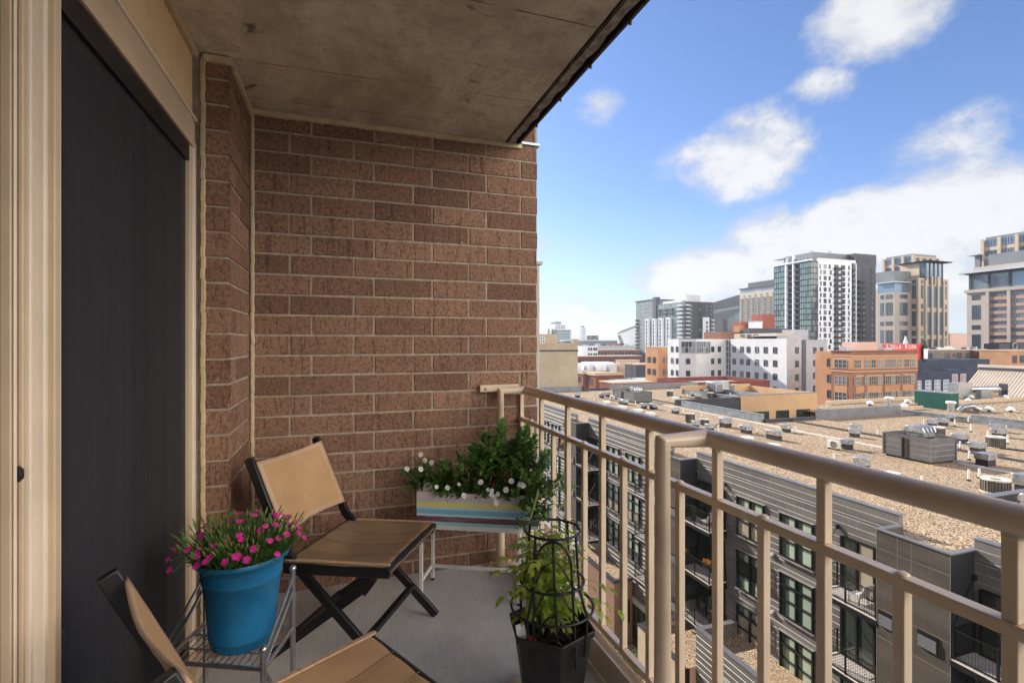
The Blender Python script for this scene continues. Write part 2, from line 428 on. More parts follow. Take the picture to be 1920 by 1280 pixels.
# ------------------------------------------------------------------ mesh building
class MB:
    def __init__(s): s.v, s.f, s.m, s.t = [], [], [], []
    def add(s, vs, fs, mi=0, tone=.5):
        o = len(s.v)
        s.v += [Vector(q) for q in vs]
        for q in fs:
            s.f.append([o+i for i in q]); s.m.append(mi); s.t.append(tone)
        return s
    def box(s, x0, x1, y0, y1, z0, z1, mi=0, tone=.5, skip=()):
        vs = [(x, y, z) for z in (z0, z1) for y in (y0, y1) for x in (x0, x1)]
        fs = dict(b=(0, 2, 3, 1), t=(4, 5, 7, 6), s=(0, 1, 5, 4), n=(2, 6, 7, 3), w=(0, 4, 6, 2), e=(1, 3, 7, 5))
        return s.add(vs, [q for k, q in fs.items() if k not in skip], mi, tone)
    def bar(s, p, q, w, h, mi=0, up=(0, 0, 1)):
        p, q = Vector(p), Vector(q)
        d = (q-p).normalized(); up = Vector(up)
        a = d.cross(up)
        if a.length < 1e-4: a = d.cross(Vector((1, 0, 0)))
        a.normalize(); b = a.cross(d).normalized()
        a, b = a*w/2, b*h/2
        vs = [p-a-b, p+a-b, p+a+b, p-a+b, q-a-b, q+a-b, q+a+b, q-a+b]
        return s.add(vs, [(3, 2, 1, 0), (4, 5, 6, 7), (0, 1, 5, 4), (1, 2, 6, 5), (2, 3, 7, 6), (3, 0, 4, 7)], mi)
    def tube(s, pts, r, n=10, mi=0, closed=False, cap=True, tone=.5):
        pts = [Vector(p) for p in pts]; k = len(pts)
        rs = r if isinstance(r, (list, tuple)) else [r]*k
        ref = None; rings = []
        for i, p in enumerate(pts):
            a = pts[(i-1) % k] if (closed or i) else p
            b = pts[(i+1) % k] if (closed or i < k-1) else p
            d1 = (p-a).normalized() if (p-a).length > 1e-9 else None
            d2 = (b-p).normalized() if (b-p).length > 1e-9 else None
            d = ((d1 or d2)+(d2 or d1)).normalized()
            if ref is None: ref = d.orthogonal().normalized()
            u = (ref-d*ref.dot(d)).normalized(); ref = u
            w = d.cross(u)
            rings.append([p+(u*math.cos(2*PI*j/n)+w*math.sin(2*PI*j/n))*rs[i] for j in range(n)])
        vs = [q for rg in rings for q in rg]; fs = []
        for i in range(k if closed else k-1):
            A, B = i*n, ((i+1) % k)*n
            fs += [(A+j, A+(j+1) % n, B+(j+1) % n, B+j) for j in range(n)]
        if cap and not closed:
            fs += [tuple(range(n-1, -1, -1)), tuple((k-1)*n+j for j in range(n))]
        return s.add(vs, fs, mi, tone)
    def lathe(s, prof, c=(0, 0, 0), n=24, mi=0, cap=True, a0=0):
        vs = [(c[0]+r*math.cos(a0+2*PI*j/n), c[1]+r*math.sin(a0+2*PI*j/n), c[2]+z) for r, z in prof for j in range(n)]
        fs = [(i*n+j, i*n+(j+1) % n, (i+1)*n+(j+1) % n, (i+1)*n+j) for i in range(len(prof)-1) for j in range(n)]
        if cap: fs += [tuple(range(n-1, -1, -1)), tuple((len(prof)-1)*n+j for j in range(n))]
        return s.add(vs, fs, mi)
    def prism(s, poly, z0, z1, mi=0, top=None):
        n = len(poly)
        vs = [(x, y, z0) for x, y in poly]+[(x, y, z1) for x, y in poly]
        s.add(vs, [tuple(range(n-1, -1, -1))]+[(i, (i+1) % n, n+(i+1) % n, n+i) for i in range(n)], mi)
        return s.add(vs[n:], [tuple(range(n))], mi if top is None else top)
    def ball(s, c, r, mi=0, n=10):
        pr = [(r*math.sin(PI*i/6)+1e-5, -r*math.cos(PI*i/6)) for i in range(7)]
        return s.lathe(pr, c, n, mi)
    def build(s, name, mats, parent=None, bev=0, smooth=True, ang=38, kind=None):
        me = bpy.data.meshes.new(name)
        off = Vector(parent['_w']) if parent is not None and '_w' in parent else (parent.location if parent is not None else Vector((0, 0, 0)))
        if parent is not None and parent.parent is not None: off = Vector((0, 0, 0))+parent.location+parent.parent.location
        me.from_pydata([tuple(q-off) for q in s.v], [], s.f)
        for mt in (mats if isinstance(mats, (list, tuple)) else [mats]): me.materials.append(mt)
        me.polygons.foreach_set('material_index', s.m)
        if smooth:
            me.polygons.foreach_set('use_smooth', [True]*len(s.f))
            me.set_sharp_from_angle(angle=R(ang))
        if any(t != .5 for t in s.t):
            ca = me.attributes.new('tone', 'FLOAT', 'FACE')
            ca.data.foreach_set('value', s.t)
        me.update()
        o = bpy.data.objects.new(name, me); C.objects.link(o)
        if parent is not None: o.parent = parent
        if bev:
            b = o.modifiers.new('bevel', 'BEVEL'); b.width = bev; b.segments = 2; b.limit_method = 'ANGLE'; b.angle_limit = R(40)
        if kind: o['kind'] = kind
        return o
def tag(o, label, cat, group=None, kind=None):
    o['label'] = label; o['category'] = cat
    if group: o['group'] = group
    if kind: o['kind'] = kind
    return o
def thing(name, label, cat, loc=(0, 0, 0), group=None, rz=0):
    o = bpy.data.objects.new(name, None); C.objects.link(o)
    o.location = loc; o.rotation_euler = (0, 0, rz); o.empty_display_size = .2
    return tag(o, label, cat, group)
def dup(o, parent, loc=None):
    """copy of an object and of its children"""
    c = o.copy(); C.objects.link(c); c.parent = parent
    if loc is not None: c.location = loc
    for ch in list(o.children): dup(ch, c)
    return c
def lerp(a, b, t): return a+(b-a)*t
def rnd(a, b): return random.uniform(a, b)
# ------------------------------------------------------------------ the balcony: slab, soffit, walls
ZC = 2.535                      # underside of the slab above
WY = 2.93                       # face of the end wall
b = MB(); b.box(-1.1, 1.035, -6, WY+.02, -.22, 0)
o = b.build('balcony_floor', m_floor); o['kind'] = 'structure'; tag(o, 'grey broom finished concrete balcony floor', 'floor')
b = MB(); b.box(-1.1, .935, -6, WY+.05, ZC, ZC+.2)
o = b.build('balcony_ceiling', m_ceil); o['kind'] = 'structure'; tag(o, 'stained brown concrete soffit over the balcony', 'ceiling')
# edge of the slab above: recessed drip groove, flaking pale strip, dark flashing with small bolts
b = MB(); b.box(.935, .958, -6, WY+.04, ZC+.022, ZC+.2, 1)
ys = [i*.045-2 for i in range(int((WY+2)/.045)+2)]
pts = []
for i, y in enumerate(ys):
    y = min(y, WY+.035)
    w = .004*math.sin(i*1.7)+rnd(-.005, .006)
    pts.append((y, .958+.002*rnd(-1, 1), 1.0+w))
for i in range(len(pts)-1):
    (ya, xa, xb), (yc, xc, xd) = pts[i], pts[i+1]
    if yc-ya < 1e-6: continue
    za, zb = ZC-.002+rnd(-.003, .003), ZC-.002
    b.add([(xa, ya, ZC+.02), (xc, yc, ZC+.02), (xc, yc, ZC), (xa, ya, ZC), (xb, ya, ZC+.004), (xd, yc, ZC+.004), (xd, yc, ZC+.04), (xb, ya, ZC+.04)],
          [(0, 1, 2, 3), (3, 2, 5, 4), (4, 5, 6, 7)], 0)
o = b.build('slab_edge_strip', [m_scale, m_rust], ang=20); o['kind'] = 'structure'
tag(o, 'flaking pale concrete strip along the edge of the soffit', 'slab edge')
b = MB(); b.box(.99, 1.022, -6, WY+.03, ZC+.03, ZC+.2); b.bar((1.027, -6, ZC+.04), (1.027, WY+.02, ZC+.04), .012, .085)
for y in (2.62, 2.3, 1.98, 1.66, 1.2): b.lathe([(.005, -.008), (.007, 0), (.007, .01)], (1.028, y, ZC-.010), 8)
o = b.build('edge_flashing', m_rust); tag(o, 'dark rusty metal flashing with small bolts along the slab edge', 'flashing')
o['kind'] = 'structure'
def bricks(b, p0, ud, length, z0, z1, first, row0, L=.326, Hh=.1074, mo=.0112, out=(0, -1, 0), zref=1.363, par=0, third=True, depth=.007):
    """courses of separate bricks standing a few mm proud of their mortar; ud runs along the wall"""
    p0, ud, out = Vector(p0), Vector(ud), Vector(out)
    k0 = math.floor((z0-zref)/Hh)-1
    for k in range(k0, k0+60):
        za, zb = zref+k*Hh+mo/2, zref+(k+1)*Hh-mo/2
        if zb <= z0+.01 or za >= z1-.01: continue
        za, zb = max(za, z0), min(zb, z1)
        s0 = first if (k % 2 == 0) else row0
        j = math.floor(-s0/L)-1
        while s0+j*L < length:
            a, c = s0+j*L+mo/2, s0+(j+1)*L-mo/2
            j += 1
            a, c = max(a, 0), min(c, length)
            if c-a < .012: continue
            jt = [rnd(-.0014, .0014) for _ in range(6)]
            d = depth+rnd(-.0022, .0022)
            P = lambda s, z, o_: p0+ud*s+Vector((0, 0, z))+out*o_
            vs = [P(a+jt[0], za+jt[1], d), P(c+jt[2], za+jt[3], d), P(c+jt[4], zb+jt[5], d), P(a-jt[0], zb-jt[1], d),
                  P(a+jt[0], za+jt[1], 0), P(c+jt[2], za+jt[3], 0), P(c+jt[4], zb+jt[5], 0), P(a-jt[0], zb-jt[1], 0)]
            fs = [(0, 1, 2, 3), (0, 4, 5, 1), (1, 5, 6, 2), (2, 6, 7, 3), (3, 7, 4, 0)]
            b.add(vs, fs, 0, random.choice((rnd(0, .45), rnd(.3, .8), rnd(.3, .8), rnd(.5, .9), rnd(0, 1))))
    return b
# end wall, brown brick in a third bond
wl = thing('brick_wall', 'brown brick end wall of the balcony with pale mortar', 'wall', (.35, WY+.1, 0))
b = MB(); bricks(b, (-.447, WY+.008, 0), (1, 0, 0), 1.600, -.2, ZC+.0, -.151+.447, -.26+.447)
b.build('brick_courses', m_brick, wl, bev=.0025)
b = MB(); b.box(-.50, 1.151, WY+.006, WY+.2, -.22, ZC+.9)
b.build('mortar', m_mortar, wl)
b = MB(); bricks(b, (1.04, WY+.008, 0), (1, 0, 0), .098, ZC+.022, ZC+.9, -.151-1.04, -.26-1.04); b.build('upper_bricks', m_brick, wl, bev=.0025)
b = MB(); b.box(1.045, 1.168, WY-.012, WY+.2, ZC+.004, ZC+.018); b.build('metal_cap', m_cap, wl)
b = MB()
for i in range(42):
    x = -.445+i*.0355; b.bar((x, WY-.004, ZC-.014+rnd(-.003, .003)), (x+.0375, WY-.004, ZC-.014+rnd(-.003, .003)), .022, .028)
for i in range(60):
    z = i*.0423; b.bar((-.438+rnd(-.002, .002), WY-.004, z), (-.438+rnd(-.002, .002), WY-.004, z+.044), .014, .018)
b.build('sealant', m_caulk, wl, bev=.004)
b = MB(); b.box(.670, .678, WY-.0025, WY, 1.900, 1.918); b.build('mortar_chip', m_mortar, wl)
# return pier between the door and the end wall
pr = thing('brick_pier', 'narrow brown brick pier between the sliding door and the end wall', 'wall', (-.49, 2.65, 0))
b = MB(); bricks(b, (-.543, 2.433, 0), (1, 0, 0), .097, .0, ZC-.02, -.2, -.2)
bricks(b, (-.458, 2.428, 0), (0, 1, 0), .502, .0, ZC-.02, -.17, -.06, out=(1, 0, 0)); b.build('brick_courses', m_brick, pr, bev=.002)
b = MB(); b.box(-.62, -.4565, 2.4315, WY+.02, 0, ZC+.1); b.build('mortar', m_mortar, pr)
b = MB()
for i in range(52):
    z = .1+i*.0465; w = rnd(-.0025, .0025); b.bar((-.549+w, 2.424, z), (-.549+rnd(-.0025, .0025), 2.424, z+.049), .018, .018)
for i in range(5): b.bar((-.548+i*.02, 2.418, ZC-.02), (-.525+i*.02, 2.418, ZC-.02), .022, .03)
for i in range(13): b.bar((-.446, 2.42+i*.04, ZC-.018+rnd(-.002, .002)), (-.446, 2.462+i*.04, ZC-.018), .022, .03)
b.build('sealant', m_caulk, pr, bev=.004)
# ------------------------------------------------------------------ the sliding door
fr = thing('patio_door_frame', 'tan metal patio door frame with stucco panel over its head', 'door frame', (-.6, 1.6, 0))
b = MB(); b.box(-.66, -.575, 2.352, 2.412, 0, 2.235); b.box(-.575, -.56, 2.335, 2.352, .1, 2.14); b.build('jamb', [m_tan], fr, bev=.002)
b = MB(); b.box(-.60, -.553, 2.298, 2.334, .1, 2.1); b.build('jamb_stop', m_tanl, fr, bev=.002)
b = MB()
b.box(-.66, -.570, -3, 2.352, 2.165, 2.235); b.box(-.66, -.56, -3, 2.35, 2.125, 2.157); b.box(-.66, -.552, -3, 2.335, 2.098, 2.121)
b.build('head', m_tan, fr, bev=.002)
b = MB(); b.box(-.66, -.564, -3, 2.40, 2.2355, 2.248); b.build('head_drip', m_tanl, fr, bev=.002)
b = MB(); b.box(-.66, -.585, -3, 2.412, 2.249, ZC+.02); b.build('stucco_panel', m_panel, fr)
b = MB()
for i in range(80): b.bar((-.575, -1+i*.043, ZC-.012+rnd(-.002, .002)), (-.575, -.955+i*.043, ZC-.012), .022, .028)
b.build('sealant', m_caulk, fr, bev=.004)
b = MB(); b.box(-.66, -.53, -3, 2.40, 0, .05); b.box(-.66, -.56, -3, 2.36, .05, .10); b.build('sill', m_tan, fr, bev=.003)
sc_ = thing('sliding_screen_door', 'sliding insect screen door with charcoal mesh and tan stiles', 'screen door', (-.57, 1.7, .1))
b = MB(); b.box(-.590, -.552, 1.236, 1.300, .102, 2.096, 1); b.box(-.572, -.540, 1.246, 1.268, .102, 2.096, 0); b.build('stile', [m_tan, m_tanl], sc_, bev=.003)
b = MB(); b.box(-.588, -.558, 2.262, 2.297, .104, 2.094); b.build('rear_stile', m_tan, sc_, bev=.002)
b = MB(); b.box(-.588, -.558, 1.302, 2.26, 2.03, 2.094); b.box(-.588, -.558, 1.302, 2.26, .104, .17); b.build('rails', m_black, sc_, bev=.002)
b = MB(); b.add([(-.572, 1.29, .15), (-.572, 2.28, .15), (-.572, 2.28, 2.05), (-.572, 1.29, 2.05)], [(0, 1, 2, 3)]); b.build('mesh_screen', m_screen, sc_)
gp = thing('glass_patio_panel', 'glazed patio door panel edged by wide tan stiles', 'door', (-.6, .6, .1))
b = MB()
b.box(-.63, -.585, 1.195, 1.236, .101, 2.09, 0); b.box(-.584, -.580, 1.198, 1.206, .101, 2.09, 1); b.box(-.584, -.576, 1.214, 1.222, .101, 2.09, 0); b.box(-.584, -.570, 1.226, 1.2355, .101, 2.09, 1)
b.build('stile', [m_tan, m_tanl], gp, bev=.002)
b = MB(); b.box(-.63, -.60, 1.170, 1.1945, .101, 2.09); b.build('gasket', m_black, gp)
b = MB(); b.box(-.622, -.612, -2.5, 1.169, .101, 2.09); b.build('glass', m_glassd, gp)
b = MB(); b.box(-.5845, -.578, 1.208, 1.2125, 1.064, 1.094); b.tube([(-.578, 1.210, 1.068), (-.574, 1.210, 1.072), (-.574, 1.210, 1.086), (-.578, 1.210, 1.09)], .0025, 8); b.build('latch', m_black, gp, bev=.002)
# the room behind the screen
rm = thing('interior_room', 'dim living room seen faintly through the insect screen', 'room', (-1.5, 1.5, 0))
b = MB(); b.add([(-.9, 2.9, 0), (-4, 2.9, 0), (-4, 2.9, 2.6), (-.9, 2.9, 2.6)], [(0, 1, 2, 3)]); b.add([(-4, 2.9, 0), (-4, -3, 0), (-4, -3, 2.6), (-4, 2.9, 2.6)], [(0, 1, 2, 3)]); b.build('wall', m_room, rm)
b = MB()
for i in range(14): b.tube([(-.80+.02*math.sin(i), 1.95+i*.03, .05), (-.80+.02*math.sin(i), 1.95+i*.03, 2.3)], .02, 8)
b.build('curtain', m_room2, rm)
# mass of our own apartment building around the balcony (throws the shade it stands in)
hb = thing('apartment_tower', 'brick apartment tower that carries the balcony', 'building', (-6, 10, -23))
b = MB(); b.box(-14, -4.1, -14, 60, -23, 15); b.box(-4.1, -.662, 2.95, 60, -23, 15); b.box(-4.1, -.663, -14, 2.95, 2.6, 15); b.box(-4.1, -.67, -14, 2.95, -23, -.23)
b.box(-.662, 1.13, WY+.21, 60, -23, 15)
b.build('wall', m_wall_u, hb)
b = MB(); b.box(-.66, 1.02, -6, WY-.01, 5.6, 5.85); b.box(-.66, 1.02, -6, WY-.01, 8.9, 9.15); b.build('balcony_slab', m_conc, hb)
b = MB(); b.box(1.13, 4.78, 12, 13, -23, 3.28); b.box(1.13, 4.85, 11.95, 13.05, 3.281, 3.36); b.build('wing_wall', mk('grey_render', (.46, .42, .37), .8, var=.08), hb)
# ------------------------------------------------------------------ the railing
rl = thing('balcony_railing', 'taupe painted steel balcony railing with round top rail and square balusters', 'railing', (1.045, 1.2, 0))
RX = 1.045
b = MB(); b.tube([(RX, -2.2, 1.04), (RX, 2.838, 1.04)], .0262, 24); b.build('top_rail', m_rail, rl)
for y in (1.256, 2.838):
    b = MB(); b.tube([(.885, y, 0), (.885, y, 1.0395), (RX-.002, y, 1.0395)], [.0264, .0264*1.0, .0264], 24); po = b.build('post', m_rail, rl, smooth=True, ang=28, bev=.003)
    b = MB(); b.box(.815, .975, y-.07, y+.07, .002, .014)
    for dx in (-.055, .055):
        for dy in (-.05, .05): b.lathe([(.009, 0), (.009, .012), (.005, .014)], (.893+dx, y+dy, .014), 8)
    b.build('base_plate', m_rail, po, bev=.002)
b = MB(); b.box(.778, 1.02, WY-.034, WY-.006, 1.030, 1.072); b.lathe([(.009, 0), (.009, .01)], (.815, WY-.04, 1.045), 8); b.box(.81, .822, WY-.046, WY-.034, 1.045, 1.057); b.build('wall_bracket', m_rail, rl, bev=.002)
b = MB(); b.box(RX-.016, RX+.016, -2.2, 2.93, .848, .872); b.build('middle_rail', m_rail, rl, bev=.003)
b = MB(); b.box(RX-.014, RX+.014, -2.2, 2.93, .112, .136); b.build('bottom_rail', m_rail, rl, bev=.003)
bys = [2.919, 2.753, 2.593, 2.427, 2.251, 2.074, 1.907, 1.738, 1.56, 1.389, 1.215, 1.044, .869, .699, .525]
y = .525
while y > -2: y -= .172; bys.append(y)
for i, y in enumerate(bys):
    full = i % 2 == 0
    b = MB(); b.box(RX-.0115, RX+.0115, y-.0115, y+.0115, .137, .8475)
    if full: b.box(RX-.0115, RX+.0115, y-.0115, y+.0115, .8725, 1.018); b.lathe([(.0165, 0), (.013, .012)], (RX, y, 1.008), 10)
    else: b.lathe([(.014, 0), (.012, .004), (.005, .007)], (RX, y, .872), 10)
    b.build('baluster', m_rail, rl, bev=.002)
b = MB(); b.box(.979, .985, -2.2, 2.80, .002, .112); b.box(.985, 1.04, -2.2, 2.80, .092, .097); b.build('toe_plate', m_rail, rl, bev=.001)
# ------------------------------------------------------------------ folding chairs
m_stitch = mk('dark_seam', (.20, .135, .08), .9)
def chair(name, label, c, f, part_label=None):
    """sling chair: scissor legs whose rear-top members bend up into the back posts"""
    t = thing(name, label, 'chair', (c[0], c[1], 0))
    f = Vector((f[0], f[1], 0)).normalized(); w = Vector((-f.y, f.x, 0)); c = Vector((c[0], c[1], 0)); Z = Vector((0, 0, 1))
    P = lambda a, s, z: c+f*a+w*s+Z*z
    hw = .238
    for s in (-1, 1):
        b = MB(); o_ = hw*s
        q = [P(-.40, o_, .835), P(-.235, o_, .47), P(-.15, o_, .385), P(.245, o_, .012)]
        for i in range(3):
            d = (q[i+1]-q[i]).normalized()*.006
            b.bar(q[i]-d, q[i+1]+d, .021, .040, up=Z)
        b.build('leg', m_black, t, bev=.004)
        b = MB(); o_ = (hw-.024)*s
        b.bar(P(.13, o_, .355), P(-.315, o_, .012), .020, .038); b.bar(P(.145, o_, .385), P(.10, o_, .325), .024, .05)
        b.lathe([(.006, -.002), (.006, .002)], P(.11, o_, .345), 8)
        b.build('leg', m_black, t, bev=.004)
        b = MB(); b.bar(P(-.235, hw*s, .400), P(.235, hw*s, .423), .022, .046); b.build('side_rail', m_black, t, bev=.005)
    b = MB(); b.tube([P(.225, -hw-.02, .428), P(.225, hw+.02, .428)], .019, 12); b.build('front_bar', m_black, t)
    b = MB(); b.tube([P(-.225, -hw, .41), P(-.225, hw, .41)], .015, 12); b.build('rear_bar', m_black, t)
    b = MB(); b.bar(P(.13, -hw+.012, .142), P(.13, hw-.012, .142), .028, .022); b.build('stretcher', m_black, t, bev=.003)
    b = MB(); b.bar(P(-.25, -hw+.02, .075), P(-.25, hw-.02, .075), .02, .026); b.build('stretcher', m_black, t, bev=.003)
    # seat sling, quilted with four seams front to back, sagging a little, rolled over the front bar
    b = MB(); nu, nv = 22, 48; top = []
    for i in range(nu+1):
        u = i/nu
        for j in range(nv+1):
            v = j/nv; s = (v-.5)*2*(hw+.012)
            a = lerp(-.225, .238, u)
            z = lerp(.432, .450, u)-.022*math.sin(PI*u)*math.sin(PI*v)
            k = (v*4) % 1
            z += .0035*math.sin(PI*k)**.7+.003*math.sin(u*9+v*5)*math.sin(PI*u)
            if i == nu: a += .008; z -= .022
            top.append(P(a, s, z))
    fs = [(i*(nv+1)+j, (i+1)*(nv+1)+j, (i+1)*(nv+1)+j+1, i*(nv+1)+j+1) for i in range(nu) for j in range(nv)]
    b.add(top, fs)
    se = b.build('seat', m_seat, t, ang=60)
    so = se.modifiers.new('thickness', 'SOLIDIFY'); so.thickness = .006; so.offset = -1
    b = MB()
    for v in (.25, .5, .75):
        s = (v-.5)*2*(hw+.012); pts = [P(lerp(-.215, .225, i/16), s, lerp(.432, .450, i/16)-.022*math.sin(PI*i/16)*math.sin(PI*v)+.003*math.sin(i/16*9+v*5)*math.sin(PI*i/16)) for i in range(17)]
        b = MB(); b.tube(pts, .0011, 6); b.build('seat_seam', m_stitch, se)
    for e in (0, 1):
        b = MB(); s = (hw+.004)*(1 if e else -1)
        pts = [P(lerp(-.225, .238, i/12), s, lerp(.436, .454, i/12)) for i in range(13)]
        for i in range(12): b.bar(pts[i], pts[i+1], .017, .006)
        b.build('seat_hem', m_hem, se, bev=.002)
    b = MB(); nu, nv = 16, 18; g = []
    for i in range(nu+1):
        u = i/nu
        for j in range(nv+1):
            v = j/nv; s = (v-.5)*2*(hw-.004)
            a = lerp(-.258, -.392, u)+.022; z = lerp(.525, .825, u)
            a -= .016*math.sin(PI*v); z += -.012*math.sin(PI*v)*(1 if u > .5 else -1)*abs(u-.5)*2
            g.append(P(a+rnd(-.0008, .0008), s, z))
    b.add(g, [(i*(nv+1)+j, i*(nv+1)+j+1, (i+1)*(nv+1)+j+1, (i+1)*(nv+1)+j) for i in range(nu) for j in range(nv)])
    for k in range(len(b.f)):
        i, j = divmod(k, nv)
        b.m[k] = 1 if (i in (0, nu-1) or j in (0, nv-1)) else 0
    bk = b.build('backrest', [m_brown, m_hem], t, ang=60)
    so = bk.modifiers.new('thickness', 'SOLIDIFY'); so.thickness = .007; so.offset = 0
    return t
chair('folding_chair', 'brown sling folding chair standing against the end wall', (.1, 2.365), (.86, -.51))
ch2 = chair('folding_chair', 'nearer brown sling folding chair cut by the bottom of the picture', (-.002, 1.258), (.887, .461))
for o in [x for x in ch2.children if x.name.startswith('seat') and 'hem' not in x.name and 'seam' not in x.name]: o.data.materials[0] = m_brown
# ------------------------------------------------------------------ wire plant stand with the blue pot
st = thing('wire_plant_stand', 'chrome wire plant stand with ball capped posts beside the screen door', 'plant stand', (-.325, 1.795, 0))
NL, NR = Vector((-.50, 1.765, 0)), Vector((-.215, 1.630, 0))
e2 = Vector((.062, .205, 0)); FL, FR = NL+e2, NR+e2
zs = .375
zv = Vector((0, 0, 1))
for p, zt in ((NL, .43), (NR, .43), (FL, .57), (FR, .57)):
    b = MB(); b.tube([p+zv*.0, p+zv*zt], .0085, 12); b.ball(p+zv*(zt+.004), .0115); b.build('post', m_chrome, st)
for z in (zs, .13):
    b = MB()
    for p, q in ((NL, NR), (NR, FR), (FR, FL), (FL, NL)): b.tube([p+zv*z, q+zv*z], .0068, 10)
    b.build('shelf_frame', m_chrome, st)
for z in (zs, .13):
    b = MB()
    for i in range(1, 15): a = i/15; b.tube([NL.lerp(NR, a)+zv*(z+.004), FL.lerp(FR, a)+zv*(z+.004)], .0021, 6)
    for a in (.33, .66): b.tube([NL.lerp(FL, a)+zv*(z-.001), NR.lerp(FR, a)+zv*(z-.001)], .003, 6)
    b.build('shelf_wires', m_chrome, st)
b = MB()
for n_, f_ in ((NL, FL), (NR, FR)):
    b.tube([n_+zv*.415, n_.lerp(f_, .5)+zv*.48, f_+zv*.545], .0042, 8); b.tube([n_+zv*.38, f_+zv*.50], .0052, 8)
    b.tube([n_+zv*.375, n_.lerp(f_, .4)+zv*.25, f_+zv*.15, f_+zv*.02], .006, 8)
b.build('side_braces', m_chrome, st)
PX, PY, PZ = -.297, 1.80, zs+.009
bp = thing('flower_pot', 'round bright blue plastic flower pot on the wire stand', 'flower pot', (PX, PY, PZ))
b = MB(); PK = .84; b.lathe([(r_*PK, z_) for r_, z_ in [(.102, 0), (.108, .006), (.112, .030), (.1135, .031), (.1135, .034), (.122, .12), (.134, .205), (.137, .207), (.137, .212), (.141, .24), (.147, .258), (.158, .266), (.163, .268), (.165, .276), (.162, .281), (.156, .279), (.150, .27), (.142, .25)]], (PX, PY, PZ), 56, cap=False)
b.lathe([(r_*PK, z_) for r_, z_ in [(.001, .001), (.102, .001)]], (PX, PY, PZ), 40, cap=False)
b.build('pot_body', m_blue, bp, ang=50)
b = MB(); b.lathe([(.122, .25), (.07, .262), (.001, .268)], (PX, PY, PZ), 32, cap=False); b.build('soil', m_soil, bp)
# ------------------------------------------------------------------ white side table with the striped planter
O = Vector((.393, 2.642, 0)); e1 = Vector((.895, -.447, 0)); e3 = Vector((.447, .895, 0))
tb = thing('side_table', 'small white metal table with thin square legs under the striped planter', 'table', (.65, 2.6, 0))
TL, TD = .51, .205
cs = [O, O+e1*TL, O+e1*TL+e3*TD, O+e3*TD]
for p in cs:
    b = MB(); b.bar(p+zv*.012, p+zv*.363, .0165, .0165, up=(e1)); b.lathe([(.009, 0), (.009, .012)], p, 10, 1); b.build('leg', [m_white, m_black], tb, bev=.001)
b = MB()
for i in range(4): b.bar(cs[i]+zv*.375, cs[(i+1) % 4]+zv*.375, .0175, .024)
b.build('frame', m_white, tb, bev=.001)
b = MB(); b.bar(cs[0]+e3*.5*0+zv*.09, cs[3]+zv*.09, .013, .016); b.bar(cs[1]+zv*.09, cs[2]+zv*.09, .013, .016); b.bar(cs[3].lerp(cs[0], .12)+zv*.09, cs[2].lerp(cs[1], .12)+zv*.09, .013, .016)
b.build('stretcher', m_white, tb, bev=.001)
b = MB(); b.prism([(p.x, p.y) for p in (cs[0]+e1*.009+e3*.009, cs[1]-e1*.009+e3*.009, cs[2]-e1*.009-e3*.009, cs[3]+e1*.009-e3*.009)], .368, .384); b.build('table_top', mk('grey_blue_table_top', (.22, .29, .33), .5, var=.15), tb)
bx = thing('planter_box', 'wooden planter box painted with mauve, yellow, blue and maroon stripes', 'planter', (0, 0, .388))
BO = O-e1*.022-e3*.012; BL, BD = .63, .20
b = MB()
def slab(b, p, L, D, z0, z1, mi=0):
    q = [p, p+e1*L, p+e1*L+e3*D, p+e3*D]; b.prism([(v.x, v.y) for v in q], z0, z1, mi)
slab(b, BO, BL, .016, .388, .553); slab(b, BO+e3*(BD-.016), BL, .016, .388, .553); slab(b, BO+e3*.0165, .016, BD-.033, .388, .553); slab(b, BO+e3*.0165+e1*(BL-.016), .016, BD-.033, .388, .553)
slab(b, BO+e1*.017+e3*.017, BL-.034, BD-.034, .39, .40)
b.build('box_body', m_stripes, bx, bev=.002)
b = MB(); slab(b, BO+e1*.017+e3*.017, BL-.034, BD-.034, .51, .53); b.build('soil', m_soil, bx)
b = MB(); ct = BO+e1*.052+e3*.022
pr_ = []
for i in range(13): a = PI*i/12; pr_.append((.0235*math.cos(a), .565+.03*math.sin(a)*1.0))
vs = [ct+e1*x+zv*z for x, z in [(.027, .50)]+pr_+[(-.027, .50)]]; n_ = len(vs)
b.add(vs+[v+e3*.012 for v in vs], [tuple(range(n_)), tuple(range(2*n_-1, n_-1, -1))]+[(i, (i+1) % n_, n_+(i+1) % n_, n_+i) for i in range(n_)])
b.build('end_handle', m_grain, bx, ang=25)
# ------------------------------------------------------------------ hexagonal black pot, saucer, tags and trellis
HX, HY = .715, 1.683
sa_ = thing('pot_saucer', 'round cream plastic saucer under the black hexagonal pot', 'saucer', (HX, HY, 0))
b = MB(); b.lathe([(.145, .002), (.163, .006), (.172, .03), (.176, .031), (.176, .036), (.168, .036), (.158, .012), (.02, .010), (.001, .010)], (HX-.012, HY+.01, 0), 44, cap=False); b.build('dish', m_saucer, sa_)
b = MB()
for k in range(8):
    a = k*PI/4+.2; d = Vector((math.cos(a), math.sin(a), 0)); b.bar(Vector((HX-.012, HY+.01, .013))+d*.05, Vector((HX-.012, HY+.01, .013))+d*.152, .008, .008)
b.build('ribs', m_saucer, sa_, bev=.002)
hp = thing('hexagonal_pot', 'black hexagonal plastic plant pot on a cream saucer', 'plant pot', (HX, HY, .02))
a0 = R(-100)
b = MB()
b.lathe([(.098, .02), (.104, .022), (.148, .296), (.151, .300), (.159, .302), (.162, .323), (.156, .325), (.151, .321), (.142, .28)], (HX, HY, 0), 6, cap=False, a0=a0)
b.lathe([(.001, .021), (.098, .021)], (HX, HY, 0), 6, cap=False, a0=a0)
b.build('pot_body', m_hexpot, hp, bev=.004, ang=20)
